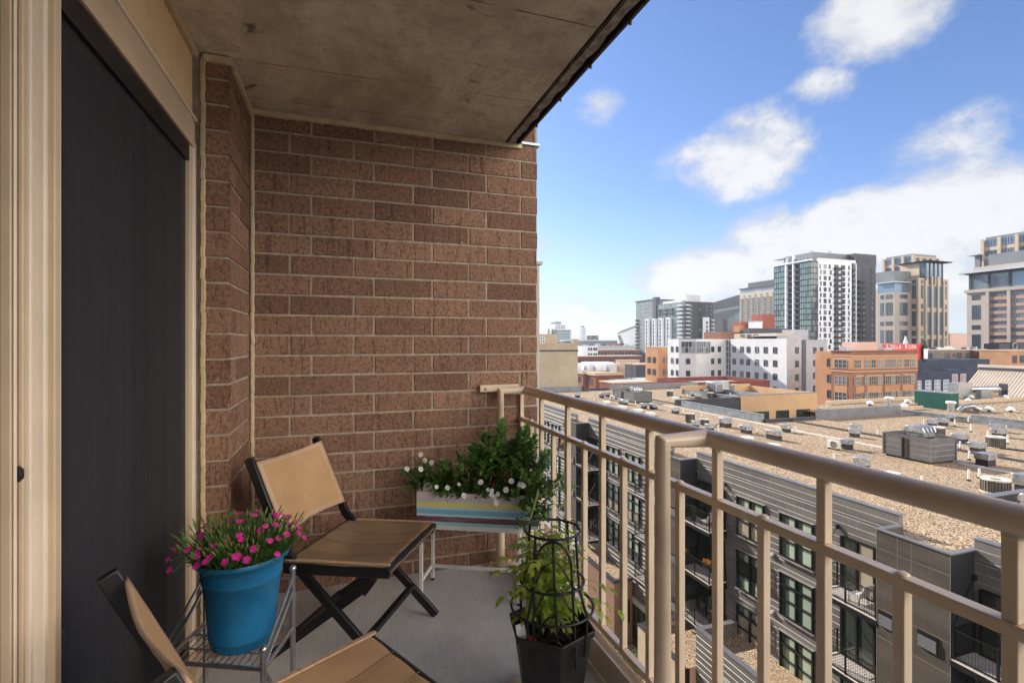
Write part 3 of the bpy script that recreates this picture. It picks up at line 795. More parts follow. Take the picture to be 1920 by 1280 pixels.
b = MB(); b.lathe([(.144, .284), (.07, .292), (.001, .296)], (HX, HY, 0), 6, cap=False, a0=a0)
for k in range(240):
    r, a = .125*math.sqrt(random.random()), rnd(0, 6.28); s = rnd(.003, .007)
    b.box(HX+r*math.cos(a)-s, HX+r*math.cos(a)+s, HY+r*math.sin(a)-s, HY+r*math.sin(a)+s, .289, .291+rnd(.003, .009))
b.build('soil', m_soil, hp)
tg = thing('plant_tag', 'white and red plastic plant tag stuck in the black pot', 'plant tag', (HX-.13, HY-.03, .27))
b = MB()
p = Vector((HX-.122, HY-.035, .292)); dx = Vector((.95, -.1, .28)).normalized(); dy = Vector((-.2, -.25, .95)).normalized()
dx = (dx-dy*dx.dot(dy)).normalized(); dn = dx.cross(dy)
b.add([p-dx*.016-dn*.001+dy*.01, p+dx*.016-dn*.001+dy*.01, p+dx*.016-dn*.001+dy*.072, p+dx*.004-dn*.001+dy*.082, p-dx*.016-dn*.001+dy*.080, p-dx*.016+dn*.001+dy*.01, p+dx*.016+dn*.001+dy*.01, p+dx*.016+dn*.001+dy*.072, p+dx*.004+dn*.001+dy*.082, p-dx*.016+dn*.001+dy*.080],
      [(4, 3, 2, 1, 0), (5, 6, 7, 8, 9), (0, 1, 6, 5), (1, 2, 7, 6), (2, 3, 8, 7), (3, 4, 9, 8), (4, 0, 5, 9)]); b.build('tag_card', m_card, tg)
b = MB(); q = Vector((HX-.098, HY-.06, .292)); vs = []
for sgn in (-1, 1): vs += [q+dx*.021*math.cos(2*PI*i/16)+dy*(.004+.035*math.sin(2*PI*i/16))+dn*.001*sgn for i in range(16)]
b.add(vs, [tuple(range(15, -1, -1)), tuple(range(16, 32))]+[(i, (i+1) % 16, 16+(i+1) % 16, 16+i) for i in range(16)]); b.build('tag_disc', m_red, tg)
tr = thing('plant_trellis', 'black wire obelisk trellis with rings and a leaf pattern in the hexagonal pot', 'trellis', (HX, HY, .26))
TX, TY = HX+.004, HY
def ring(z, r): return [(TX+r*math.cos(2*PI*i/40), TY+r*math.sin(2*PI*i/40), z) for i in range(40)]
for z, r in ((.655, .100), (.475, .114), (.385, .147)):
    b = MB(); b.tube(ring(z, r), .0046, 8, closed=True); b.build('hoop', m_wrought, tr)
for k in range(4):
    a = R(-58)+k*PI/2; d = Vector((math.cos(a), math.sin(a), 0)); c0 = Vector((TX, TY, 0))
    b = MB(); b.tube([c0+d*.135+zv*.25, c0+d*.147+zv*.385, c0+d*.114+zv*.475, c0+d*.100+zv*.655], .0048, 8); b.build('stake', m_wrought, tr)
# front panel: an arch with a stem and curling leaf veins
wv = Vector((.93, -.36, 0)).normalized(); fo = Vector((TX, TY, 0))+Vector((-.36, -.93, 0)).normalized()*.112
A = lambda x, z: fo+wv*x+zv*z+Vector((.36, .93, 0))*.06*max(0, z-.35)
b = MB()
arch = [A(-.066, .22), A(-.066, .40), A(-.064, .52)]+[A(-.062*math.cos(PI*i/14), .56+.085*math.sin(PI*i/14)) for i in range(15)]+[A(.066, .48), A(.072, .35), A(.078, .22)]
b.tube(arch, .0045, 8); b.tube([A(0, .645), A(.004, .5), A(.012, .36), A(.016, .22)], .0045, 8)
for z in (.58, .49, .40, .32):
    for s in (-1, 1): b.tube([A(.004, z), A(.018*s, z-.006), A(.038*s, z-.03), A(.060*s, z-.075)], .003, 6)
b.build('leaf_panel', m_wrought, tr)
# ------------------------------------------------------------------ plants
def leaf(b, p, d, L, w, tone, mi=0, bend=.25, fold=.25, ob=(0, .35, .7, 1), wd=(.12, 1, .75, .02), roll=None):
    """a leaf blade of real shape: folded along the midrib and arching over"""
    p, d = Vector(p), Vector(d).normalized()
    up = Vector((0, 0, 1)) if abs(d.z) < .93 else Vector((rnd(-1, 1), rnd(-1, 1), .1))
    s = d.cross(up).normalized(); n = s.cross(d).normalized()
    if roll:
        s, n = s*math.cos(roll)+n*math.sin(roll), n*math.cos(roll)-s*math.sin(roll)
    vs = []
    for t, k in zip(ob, wd):
        c = p+d*L*t+n*(-bend*L*t*t)
        vs += [c-s*w*k*.5+n*fold*w*k*.4, c, c+s*w*k*.5+n*fold*w*k*.4]
    fs = []
    for i in range(len(ob)-1):
        a = i*3; fs += [(a, a+1, a+4, a+3), (a+1, a+2, a+5, a+4)]
    return b.add(vs, fs, mi, tone)
def rdir(tilt0, tilt1, az=None):
    a = rnd(0, 2*PI) if az is None else az; t = rnd(tilt0, tilt1)
    return Vector((math.sin(t)*math.cos(a), math.sin(t)*math.sin(a), math.cos(t)))
def flower(b, n, r, wid, mi, cmi=None, cup=.2, notch=True):
    for k in range(n):
        a = 2*PI*k/n; d = Vector((math.cos(a), math.sin(a), cup)).normalized()
        leaf(b, (0, 0, 0), d, r, wid, rnd(.2, 1), mi, .12, -.1, (0, .45, .85, 1), (.15, .75, 1, .7))
    if cmi is not None: b.lathe([(r*.17, .0015), (r*.1, .004), (.0003, .005)], (0, 0, 0), 8, cmi, cap=False)
    return b
def place(o, p, nrm, parent, s=1):
    o.parent = parent
    o.location = Vector(p)-parent.location
    o.rotation_euler = Vector(nrm).to_track_quat('Z', 'Y').to_euler(); o.scale = (s, s, s)
# dianthus
dp = thing('dianthus_plant', 'pink flowering dianthus with grassy leaves in the blue pot', 'plant', (PX, PY, PZ+.26))
b = MB(); c0 = Vector((PX, PY, PZ+.262))
for i in range(4200):
    r = .12*math.sqrt(random.random()); a = rnd(0, 2*PI)
    p = c0+Vector((r*math.cos(a), r*math.sin(a), rnd(0, .02)))
    q = rdir(.05, .55)+Vector((math.cos(a), math.sin(a), 0))*(r/.12)*.85
    h = rnd(.04, .095)*(1.05-.2*r/.12)
    p2 = p+q.normalized()*h*rnd(0, .5)
    leaf(b, p2, q+Vector((rnd(-.4, .4), rnd(-.4, .4), 0)), rnd(.025, .055), rnd(.0030, .0052), rnd(0, 1), 0, rnd(0, .6), .3, (0, .4, .75, 1), (.6, 1, .7, .05))
for i in range(260):
    a = rnd(0, 2*PI); r = rnd(.03, .14); p = c0+Vector((r*math.cos(a), r*math.sin(a), .02)); q = (rdir(0, .35)+Vector((math.cos(a), math.sin(a), 0))*(r/.15)*.9).normalized()
    L = rnd(.05, .09); b.tube([p, p+q*L*.6, p+q*L+Vector((0, 0, .004))], .0009, 5, 0, cap=False, tone=rnd(.3, 1))
    b.tube([p+q*L, p+q*(L+.010), p+q*(L+.022)], [.0022, .0028, .0008], 6, random.choice((0, 0, 1)), tone=rnd(.3, 1))
b.build('foliage', [m_grass, m_bud], dp, ang=180)
fm = []
for k in range(4):
    b = flower(MB(), 5, rnd(.0095, .0125), .0098, 0, None, rnd(.05, .35)); o = b.build('bloom', [m_pink, m_wht], ang=180); fm.append(o)
CAMV = Vector((0, 0, 1.33))
spots = []
while len(spots) < 64:
    a = rnd(0, 2*PI); r = .158*math.sqrt(random.random())
    h = .112+rnd(-.02, .02)-.05*(r/.15)**2
    p = c0+Vector((r*1.12*math.cos(a), r*1.12*math.sin(a), h))
    if r < .08 and random.random() < .55: continue
    spots.append((p, a, r))
spots += [(c0+Vector((.185, -.05, .055)), 0, .19), (c0+Vector((-.19, -.05, .04)), 3, .18), (c0+Vector((-.17, -.11, .03)), 3.6, .18), (c0+Vector((-.18, .0, .06)), 3.1, .18)]
b = MB()
for i, (p, a, r) in enumerate(spots):
    o = fm[i] if i < 4 else fm[i % 4].copy()
    if i >= 4: C.objects.link(o)
    n = rdir(0, .5)+Vector((math.cos(a), math.sin(a), 0))*.8*(r/.165)+(CAMV-p).normalized()*.5
    place(o, p, n, dp, rnd(.8, 1.15))
    q = c0+Vector((r*.5*math.cos(a), r*.5*math.sin(a), .03)); b.tube([q, q.lerp(p, .6)+Vector((0, 0, .012)), p-n.normalized()*.014], .0011, 5, 0, cap=False, tone=.6)
    b.tube([p-n.normalized()*.016, p-n.normalized()*.002], [.0018, .0028], 6, 0, tone=.5)
b.build('flower_stems', [m_grass], dp, ang=180)
# evergreen shrub in the striped box : upright shoots with whorls of narrow leaves
SB = Vector(BO); SB.z = .53
sh = thing('leafy_shrub', 'dark green upright leafy shrub in the striped planter', 'plant', (SB+e1*.30+e3*.1)[:])
b = MB(); bs = MB()
shoots = [(.20, .10, .16, -.10), (.24, .14, .22, .02), (.29, .06, .20, 0), (.30, .13, .30, .05), (.335, .16, .37, .10), (.36, .09, .36, .08), (.40, .05, .24, 0), (.41, .15, .24, .0), (.46, .12, .27, .04), (.475, .06, .20, .02),
          (.50, .10, .345, .03), (.53, .07, .355, .04), (.54, .14, .27, .05), (.57, .05, .22, .12), (.27, .03, .15, -.05), (.35, .02, .17, 0), (.44, .02, .18, 0), (.22, .05, .12, -.1), (.56, .13, .20, .1), (.31, .1, .26, -.02), (.325, .08, .31, .03), (.375, .13, .33, .06), (.43, .10, .26, 0), (.485, .13, .29, .03), (.515, .13, .32, .05), (.25, .10, .2, -.05), (.34, .05, .25, 0), (.545, .1, .30, .06), (.46, .16, .25, 0), (.39, .17, .30, .02)]
for (s, dd, h, lean) in shoots:
    base = SB+e1*s+e3*dd
    tip = base+e1*lean*.9+zv*h+e3*rnd(-.02, .03)
    mid = base.lerp(tip, .5)+e1*rnd(-.015, .015)
    bs.tube([base, mid, tip], [.003, .0025, .0012], 6, tone=.4)
    nl = int(60+h*330)
    for i in range(nl):
        t = (i/nl)**.75; p = base.lerp(mid, t*2) if t < .5 else mid.lerp(tip, t*2-1)
        if t < .15: continue
        d = rdir(.35 if t > .8 else .7, 1.15 if t > .85 else 1.6); L = rnd(.036, .06)*(1 if t < .9 else .75)
        leaf(b, p, d, L, L*rnd(.32, .48), rnd(.1, .9)*(1.25 if t > .75 else .8), 0, rnd(.0, .4), .3)
for i in range(110):
    p = SB+e1*rnd(.20, .5)+e3*rnd(0, .06)+zv*rnd(.07, .17); leaf(b, p, Vector((rnd(-.5, .5), rnd(-.5, .1), -1)), rnd(.03, .06), rnd(.005, .011), rnd(0, 1), 1, rnd(-.2, .3), .5)
b.build('foliage', [m_shrub, m_dead], sh, ang=180); bs.build('stems', m_stem, sh)
# white petunias trailing over the front and the left end
pt = thing('white_petunias', 'white petunias spilling over the left and front edge of the striped planter', 'plant', (SB+e1*.05)[:])
b = MB(); bs = MB(); ends = []
def trail(p, d, L, n, b, mat_w=.02, drop=.5, leafL=(.016, .028)):
    pts = [Vector(p)]; d = Vector(d).normalized()
    for i in range(6):
        d = (d+Vector((rnd(-.25, .25), rnd(-.25, .25), -drop*.12+rnd(-.1, .1)))).normalized(); pts.append(pts[-1]+d*L/6)
    bs.tube(pts, .0014, 5, cap=False, tone=.5)
    for i in range(n):
        k = rnd(.5, 5.99); j = int(k); q = pts[j].lerp(pts[j+1], k-j); LL = rnd(*leafL)
        leaf(b, q, rdir(.3, 2.0), LL, LL*rnd(.45, .62), rnd(0, 1), 0, rnd(0, .4), .2, (0, .4, .75, 1), (.2, 1, .8, .05))
    return pts[-1]
for i in range(48):     # left mound
    p = SB+e1*rnd(.0, .16)+e3*rnd(.05, .19)+zv*rnd(-.01, .02)
    ends.append(trail(p, -e1*rnd(.2, 1.0)+e3*rnd(-.3, .5)+zv*rnd(.3, 1.3), rnd(.10, .20), 30, b, drop=.8))
for i in range(60):     # along the front
    p = SB+e1*rnd(.08, .54)+e3*rnd(.01, .06)+zv*.0
    ends.append(trail(p, -e3*rnd(.1, .8)+e1*rnd(-.6, .6)+zv*rnd(.5, 1.2), rnd(.05, .10), 16, b, drop=.9))
b.build('foliage', m_pet, pt, ang=180); bs.build('stems', m_stem, pt)
fw = []
for k in range(3):
    bb = flower(MB(), 5, .0195, .023, 0, 1, rnd(.25, .45)); fw.append(bb.build('bloom', [m_wht, m_yel], ang=180))
FL_ = [(.0, .1, .19), (.03, .08, .165), (.015, .05, .125), (-.07, .08, .115), (.115, .0, .05), (.17, .01, .045), (.345, -.005, .085), (.385, -.015, .05), (.405, -.02, .05), (.435, -.02, .035), (.42, -.03, .02), (.43, -.035, -.005), (.475, -.015, .055), (.50, .0, .095), (.545, -.02, .085), (.56, -.02, .08), (.26, -.01, .015), (.23, .01, .065), (.06, .1, .15), (.405, -.03, .035)]
for i, (s, dd, h) in enumerate(FL_):
    o = fw[i] if i < 3 else fw[i % 3].copy()
    if i >= 3: C.objects.link(o)
    p = SB+e1*s+e3*(dd-.028)+zv*(h+.01)
    place(o, p, (CAMV-p).normalized()+Vector((rnd(-.5, .5), rnd(-.3, .3), rnd(-.1, .6))), pt, rnd(.5, .72))
# marigold head in the shrub
mg = thing('marigold', 'single orange marigold standing above the shrub on the left', 'flower', (SB+e1*.205+e3*.11)[:])
b = MB(); p = SB+e1*.185+e3*.12+zv*.235
for k in range(34): leaf(b, p, rdir(.1, 1.5), .014, .008, rnd(0, 1), 0, .2, .2)
b.build('bloom', m_org, mg, ang=180); b = MB(); b.tube([SB+e1*.21+e3*.11, p], .0016, 6, tone=.4); b.build('stem', m_stem, mg)
# climber on the right end of the box
cl = thing('climbing_vine', 'light green climbing vine trailing from the right end of the striped planter', 'plant', (SB+e1*.58)[:])
b = MB(); bs = MB()
for i in range(26):
    p = SB+e1*rnd(.50, .63)+e3*rnd(-.01, .12)
    trail(p, e1*rnd(.0, .9)+zv*rnd(.4, 1.5)-e3*rnd(-.2, .7), rnd(.10, .26), 22, b, drop=.5, leafL=(.018, .034))
for i in range(16):
    p = SB+e1*rnd(.54, .64)-e3*rnd(.0, .03)+zv*.02
    trail(p, e1*rnd(.2, .6)-e3*rnd(.3, .9)+zv*rnd(-.6, .2), rnd(.10, .2), 16, b, drop=1.0, leafL=(.022, .042))
q = Vector((.80, 1.95, .45))
for off in (0, .02): bs.tube([SB+e1*.6+e3*.0+zv*.06, SB+e1*.64-e3*.10+zv*(.09-off), SB+e1*.60-e3*.22+zv*-.06, Vector((.80+off, 2.02, .38)), Vector((.73, 1.75, .30))], .0028, 6, tone=.8)
b.build('foliage', m_vine, cl, ang=180); bs.build('stems', m_stem, cl)
# tomato-like plant inside the trellis
tm = thing('tomato_plant', 'yellow green leafy tomato plant growing through the black trellis', 'plant', (HX, HY, .29))
b = MB(); bs = MB()
def compound(p, d, L, big=1.):
    p = Vector(p); d = Vector(d).normalized(); pts = [p]
    for i in range(5):
        d = (d+Vector((rnd(-.15, .15), rnd(-.15, .15), -.16))).normalized(); pts.append(pts[-1]+d*L/5)
    bs.tube(pts, [.0018, .0016, .0014, .0012, .001, .0008], 5, cap=False, tone=.8)
    tn = rnd(.1, .9)
    for i in range(1, 6):
        if random.random() < .15: continue
        ax = (pts[i]-pts[i-1]).normalized(); sd = ax.cross(Vector((0, 0, 1))).normalized()
        LL = rnd(.017, .031)*big
        for s in (-1, 1):
            leaf(b, pts[i], (sd*s+ax*.7+Vector((0, 0, rnd(-.4, .2)))), LL, LL*.52, min(1, max(0, tn+rnd(-.2, .2))), 0, rnd(.1, .5), .25, (0, .3, .6, .85, 1), (.1, 1, .75, .5, .03))
    leaf(b, pts[-1], d, .036*big, .02*big, tn, 0, .4, .25, (0, .3, .6, .85, 1), (.1, 1, .75, .5, .03))
hb_ = Vector((HX-.015, HY+.01, .292))
stems = []
for k in range(5):
    a = k*1.3; base = hb_+Vector((.03*math.cos(a), .03*math.sin(a), 0)); top = hb_+Vector((.065*math.cos(a+.6), .065*math.sin(a+.6), rnd(.24, .37)))
    mid = base.lerp(top, .5)+Vector((rnd(-.03, .03), rnd(-.03, .03), 0)); bs.tube([base, mid, top], [.0048, .0036, .0018], 8, tone=.7); stems.append((base, mid, top))
for i in range(210):
    st_ = random.choice(stems); t = rnd(.12, 1); p = st_[0].lerp(st_[1], t*2) if t < .5 else st_[1].lerp(st_[2], t*2-1)
    compound(p, rdir(.4, 1.4), rnd(.05, .105), rnd(.7, 1.15))
for (dx, dy, dz, L) in ((.9, -.1, .25, .22), (1, -.3, .1, .2), (.8, .3, .3, .2), (-1, 0, .6, .15), (-.9, .3, .8, .15), (1, 0, .0, .2), (.9, -.35, .35, .24)):
    compound(hb_+Vector((.03*dx, .03*dy, rnd(.1, .2))), (dx, dy, dz), L, 1.25)
for k in range(6): bs.tube([hb_+Vector((rnd(-.03, .03), rnd(-.03, .03), 0)), hb_+Vector((rnd(-.06, .06), rnd(-.06, .02), .10)), hb_+Vector((rnd(-.1, .1), rnd(-.08, .02), .16))], .0028, 6, tone=1)
b.build('foliage', m_tom, tm, ang=180); bs.build('stems', m_stem, tm)
# ------------------------------------------------------------------ ground and street
GZ = -23.0
b = MB(); b.add([(-3000, -2500, GZ), (4500, -2500, GZ), (4500, 6000, GZ), (-3000, 6000, GZ)], [(0, 1, 2, 3)])
o = b.build('ground', m_ground); tag(o, 'grey city ground far below', 'ground', kind='structure')
b = MB(); b.add([(4.5, -60, GZ+.008), (13.5, -60, GZ+.008), (13.5, 75, GZ+.008), (4.5, 75, GZ+.008)], [(0, 1, 2, 3)]); o = b.build('road', m_asph); tag(o, 'asphalt street between the two buildings', 'road', kind='structure')
b = MB(); b.box(13.5, 22.1, -60, 75, GZ+.004, GZ+.13); o = b.build('pavement', m_pave); tag(o, 'concrete pavement in front of the grey apartments', 'pavement', kind='structure')
# ------------------------------------------------------------------ grey apartment building across the street
FX = 22.2; ZR = -6.75; ZP = -5.97; FLH = 3.12
ga = thing('apartment_building', 'grey metal clad apartment building with gravel roof across the street', 'building', (40, 40, GZ))
BAYS = [12.3-15.45, 12.3, 27.75, 43.2, 58.65]
BW = 2.7
def siding(b, x, y0, y1, z0, z1, pitch=.345, nx=-1):
    """lapped boards: each leans out to a lip coloured paler for its highlight, at its foot"""
    z = z1
    while z > z0+.02:
        zb = max(z-pitch, z0)
        xo = x+nx*.020; F = [(0, 1, 2, 3)] if nx > 0 else [(3, 2, 1, 0)]
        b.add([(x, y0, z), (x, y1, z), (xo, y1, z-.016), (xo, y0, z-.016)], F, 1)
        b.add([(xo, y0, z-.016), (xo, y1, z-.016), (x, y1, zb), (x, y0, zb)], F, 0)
        z = zb
def siding_s(b, y, x0, x1, z0, z1, pitch=.345):
    z = z1
    while z > z0+.02:
        zb = max(z-pitch, z0); yo = y-.028
        b.add([(x0, y, z), (x1, y, z), (x1, yo, z-.035), (x0, yo, z-.035)], [(3, 2, 1, 0)], 1)
        b.add([(x0, yo, z-.035), (x1, yo, z-.035), (x1, y, zb), (x0, y, zb)], [(3, 2, 1, 0)], 0)
        z = zb
b = MB(); siding(b, FX, -8, 75, -19.0, ZR-.05)
segs = []
prev = -8
for y in BAYS+[90]:
    if y > prev+1: segs.append((prev, min(y, 75)))
    prev = y+BW
segs = [(-.45, 12.3), (15.0, 27.75), (30.45, 43.2), (45.9, 58.65), (61.35, 75)]
for (ya, yb) in segs: siding(b, FX, ya, yb, ZR-.05, ZP)
b.box(FX+.01, FX+.3, -8, 75, -19.1, ZR-.06, 0)
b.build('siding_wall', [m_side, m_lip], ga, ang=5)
b = MB()
for (ya, yb) in segs:
    b.box(FX+.002, FX+.26, ya, yb, ZR-.04, ZP-.002, 1); b.box(FX-.05, FX+.30, ya-.02, yb+.02, ZP, ZP+.035, 0)
b.build('parapet', [m_capg, m_side], ga)
# shell, far parapets, wings round the courtyard
b = MB()
b.box(22.52, 40, -8, 75, GZ, ZR-.03); b.box(40.002, 59.5, -8, 40, GZ, ZR-.03); b.box(40.002, 63, 54, 75, GZ, ZR-.03)
b.build('inner_walls', m_capd, ga)
b = MB(); zz = ZR
for (x0, x1, y0, y1) in ((FX+.26, 40.2, -8, 75), (40.2, 59.6, -8, 39.9), (40.2, 62.9, 54.2, 75)): b.add([(x0, y0, zz), (x1, y0, zz), (x1, y1, zz), (x0, y1, zz)], [(0, 1, 2, 3)])
for y in BAYS: b.add([(20.95, y+.06, zz+.003), (FX+.262, y+.06, zz+.003), (FX+.262, y+BW-.06, zz+.003), (20.95, y+BW-.06, zz+.003)], [(0, 1, 2, 3)])
b.build('gravel_roof', m_gravel, ga)
def par(x0, x1, y0, y1, zt, mi=0, cap=1):
    b = MB(); mt = [m_capg, m_capg, m_capd]
    b.box(x0, x1, y0, y1, ZR-.1, zt, 0); b.box(x0-.04, x1+.04, y0-.04, y1+.04, zt+.002, zt+.04, 1); b.build('grey_parapet', [mt[mi], mt[cap]], ga)
# north edge: grey pieces of changing height
for (x0, x1, zt, mi) in ((22.5, 37.2, -5.95, 0), (37.5, 42.2, -6.45, 2), (42.5, 60, -5.95, 0)): par(x0, x1, 74.7, 75, zt, mi, 0 if mi == 0 else 2)
par(37.25, 37.45, 74.65, 75.02, -5.9, 2, 2)
par(40, 46.6, 39.7, 40, -6.5, 2, 2); par(46.9, 59.2, 39.7, 40, -5.85, 0, 0)
par(40, 50, 54, 54.25, -6.1, 2, 2)
def ribbed_w(x, y0, y1, z0, z1, th=.3):
    n = 5; b = MB()
    b.box(x, x+th, y0, y1, z0, z1-.002, 0)
    for i in range(n): z = lerp(z0, z1, (i+.35)/n); b.box(x-.035, x, y0, y1, z, z+(z1-z0)/n*.45, 0)
    b.box(x-.07, x+th+.05, y0, y1, z1, z1+.04, 0); b.build('ribbed_parapet', m_galvd, ga)
ribbed_w(39.8, 40, 52.6, ZR-.05, -6.0); ribbed_w(59.4, 8, 33.2, ZR-.05, -6.0); ribbed_w(59.7, 33.3, 40, ZR-.05, -6.35)
ribbed_w(50.2, 54.3, 66, ZR-.05, -6.1, .25)
b = MB(); b.box(56.5, 56.9, 57.5, 74, ZR, -6.1, 0); b.build('inner_parapet', m_galvd, ga); b = MB(); b.box(50.6, 62.5, 57, 57.4, ZR, -6.25, 0); b.build('inner_parapet', m_galvd, ga)
b = MB(); b.box(50, 63, 53.75, 54.18, -14, -5.85); b.box(63.0, 63.3, 53.75, 70, -14, -5.85); b.box(50, 63.3, 66, 66.3, ZR, -5.6)
b.build('yellow_brick_wall', m_yb, ga)
b = MB(); b.box(49.95, 63.35, 53.7, 54.22, -5.848, -5.79); b.build('brick_coping', m_capg, ga)
b = MB(); b.box(40.0, 50, 53.9, 53.99, -14, -6.11); b.build('courtyard_wall', m_capd, ga)
for (x0, x1) in ((51.6, 54.6), (56.0, 58.1), (59.6, 61.9)):
    b = MB(); b.box(x0, x1, 53.70, 53.744, -10.5, -8.15, 1); b.box(x0-.06, x1+.06, 53.66, 53.70, -8.15, -8.05, 0); b.box(x0-.06, x0+.04, 53.66, 53.70, -10.5, -8.15, 0); b.box(x1-.04, x1+.06, 53.66, 53.70, -10.5, -8.15, 0); b.box((x0+x1)/2-.04, (x0+x1)/2+.04, 53.66, 53.699, -10.5, -8.15, 0)
    b.build('window', [m_frame, m_pd], ga)
# bronze bays
def rim(b, x0, x1, y0, y1, z): b.box(x0, x1, y0, y1, z, z+.05)
BX = 20.9; BT = -6.40
for bi, y in enumerate(BAYS):
    b = MB()
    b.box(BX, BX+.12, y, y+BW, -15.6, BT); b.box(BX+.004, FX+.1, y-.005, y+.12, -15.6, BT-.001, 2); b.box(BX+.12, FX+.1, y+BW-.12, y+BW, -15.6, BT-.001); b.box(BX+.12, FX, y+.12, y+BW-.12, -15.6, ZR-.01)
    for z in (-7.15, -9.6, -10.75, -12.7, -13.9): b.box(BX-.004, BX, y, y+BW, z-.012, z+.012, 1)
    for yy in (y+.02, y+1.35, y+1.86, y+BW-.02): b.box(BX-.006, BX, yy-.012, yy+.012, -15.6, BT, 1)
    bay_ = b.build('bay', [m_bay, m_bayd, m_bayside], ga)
    b = MB(); rim(b, BX-.05, BX+.17, y-.05, y+BW+.05, BT+.002); rim(b, BX+.17, FX+.1, y-.05, y+.17, BT+.003); rim(b, BX+.17, FX+.1, y+BW-.17, y+BW+.05, BT+.003); b.build('bay_coping', m_capg, bay_)
    for k in range(3):
        zt = -9.62-FLH*k
        for (ya, yb) in ((y+.42, y+1.10), (y+2.0, y+2.58)):
            if bi < 2 or ya < y+1.5: 
                b = MB(); b.box(BX-.05, BX, ya, yb, zt-.62, zt, 0); b.box(BX-.09, BX-.052, ya+.02, yb-.03, zt-.60, zt-.17, 1); b.build('vent_grille', [m_frame, m_capg], bay_)
# windows : two columns between bays, two lights wide and three rows high
def win_mesh(variant):
    """west facing window, origin at its lower centre on the wall"""
    w, h = 1.95, 2.2
    g = MB(); fmb = MB()
    rows = [(0, .86), (.86, 1.62), (1.62, 2.2)]
    kinds = [('b', 'g', 'g'), ('g', 'g', 'g'), ('d', 'g', 'g'), ('d', 'd', 'b'), ('g', 'd', 'g'), ('b', 'b', 'g')][variant]
    mi = dict(g=0, d=1, b=2)
    for c in (0, 1):
        ya, yb = (-w/2+.03, -.03) if c == 0 else (.03, w/2-.03)
        for r, (za, zb) in enumerate(rows):
            k = mi[kinds[r]]
            if k == 0:
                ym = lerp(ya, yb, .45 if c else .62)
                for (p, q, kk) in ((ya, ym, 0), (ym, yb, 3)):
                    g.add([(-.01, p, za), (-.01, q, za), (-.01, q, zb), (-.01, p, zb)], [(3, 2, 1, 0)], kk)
            else: g.add([(-.01, ya, za), (-.01, yb, za), (-.01, yb, zb), (-.01, ya, zb)], [(3, 2, 1, 0)], k)
    for yy in (-w/2, w/2): fmb.box(-.11, 0, yy-.045, yy+.045, -.05, h+.05)
    fmb.box(-.10, 0, -.055, .055, 0, h)
    for z, t in ((-.0, .05), (.86, .025), (1.62, .06), (h, .05)): fmb.box(-.105, 0, -w/2+.045, -.055, z-t, z+t); fmb.box(-.105, 0, .055, w/2-.045, z-t, z+t)
    fmb.box(-.16, -.0, -w/2-.1, w/2+.1, -.12, -.051, 1)
    fmb.box(-.16, -.0, -w/2-.1, w/2+.1, h+.051, h+.08, 1)
    return g, fmb
protos = []
m_gap = glass_mat('darker_green_pane', (.10, .14, .10), (.05, .07, .055), .1)  # darker green part of a split pane
for v in range(6):
    g, fb = win_mesh(v)
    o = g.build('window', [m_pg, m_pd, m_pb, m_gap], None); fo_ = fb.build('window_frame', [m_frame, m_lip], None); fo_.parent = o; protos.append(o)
first = [True]*6
def near_window(x, y, z):
    v = random.choice((0, 1, 1, 1, 2, 4, 5, 0))
    loc = Vector((x, y, z))-ga.location
    if first[v]:
        first[v] = False; protos[v].parent = ga; protos[v].location = loc
    else: dup(protos[v], ga, loc)
cols = []
for y in BAYS: cols += [y+BW+5.0, y+BW+8.1]
for y in cols:
    for k in range(3):
        z = -9.97-FLH*k
        if y < 3: continue
        near_window(FX-.02, y, z)
    if y > 41: near_window(FX-.02, y, -9.97-FLH*3+.0)
for v in range(6):
    if first[v]: near_window(FX-.02, cols[3]+.0, -40) if False else None
for v in range(6):
    if first[v]:
        for ch in list(protos[v].children): bpy.data.objects.remove(ch)
        bpy.data.objects.remove(protos[v])
# little wall vents in pairs between the window columns
b0 = None
for y in cols:
    for k in range(3):
        z = -10.15-FLH*k
        for dy in (-1.35, -1.62):
            if y+dy < 6: continue
            if b0 is None:
                b = MB(); b.tube([(0, 0, 0), (-.16, 0, -.02)], [.075, .085], 10); b0 = b.build('vent_cap', m_white, None); b0.parent = ga; b0.location = Vector((FX-.02, y+dy, z))-ga.location
            else: dup(b0, ga, Vector((FX-.02, y+dy, z))-ga.location)
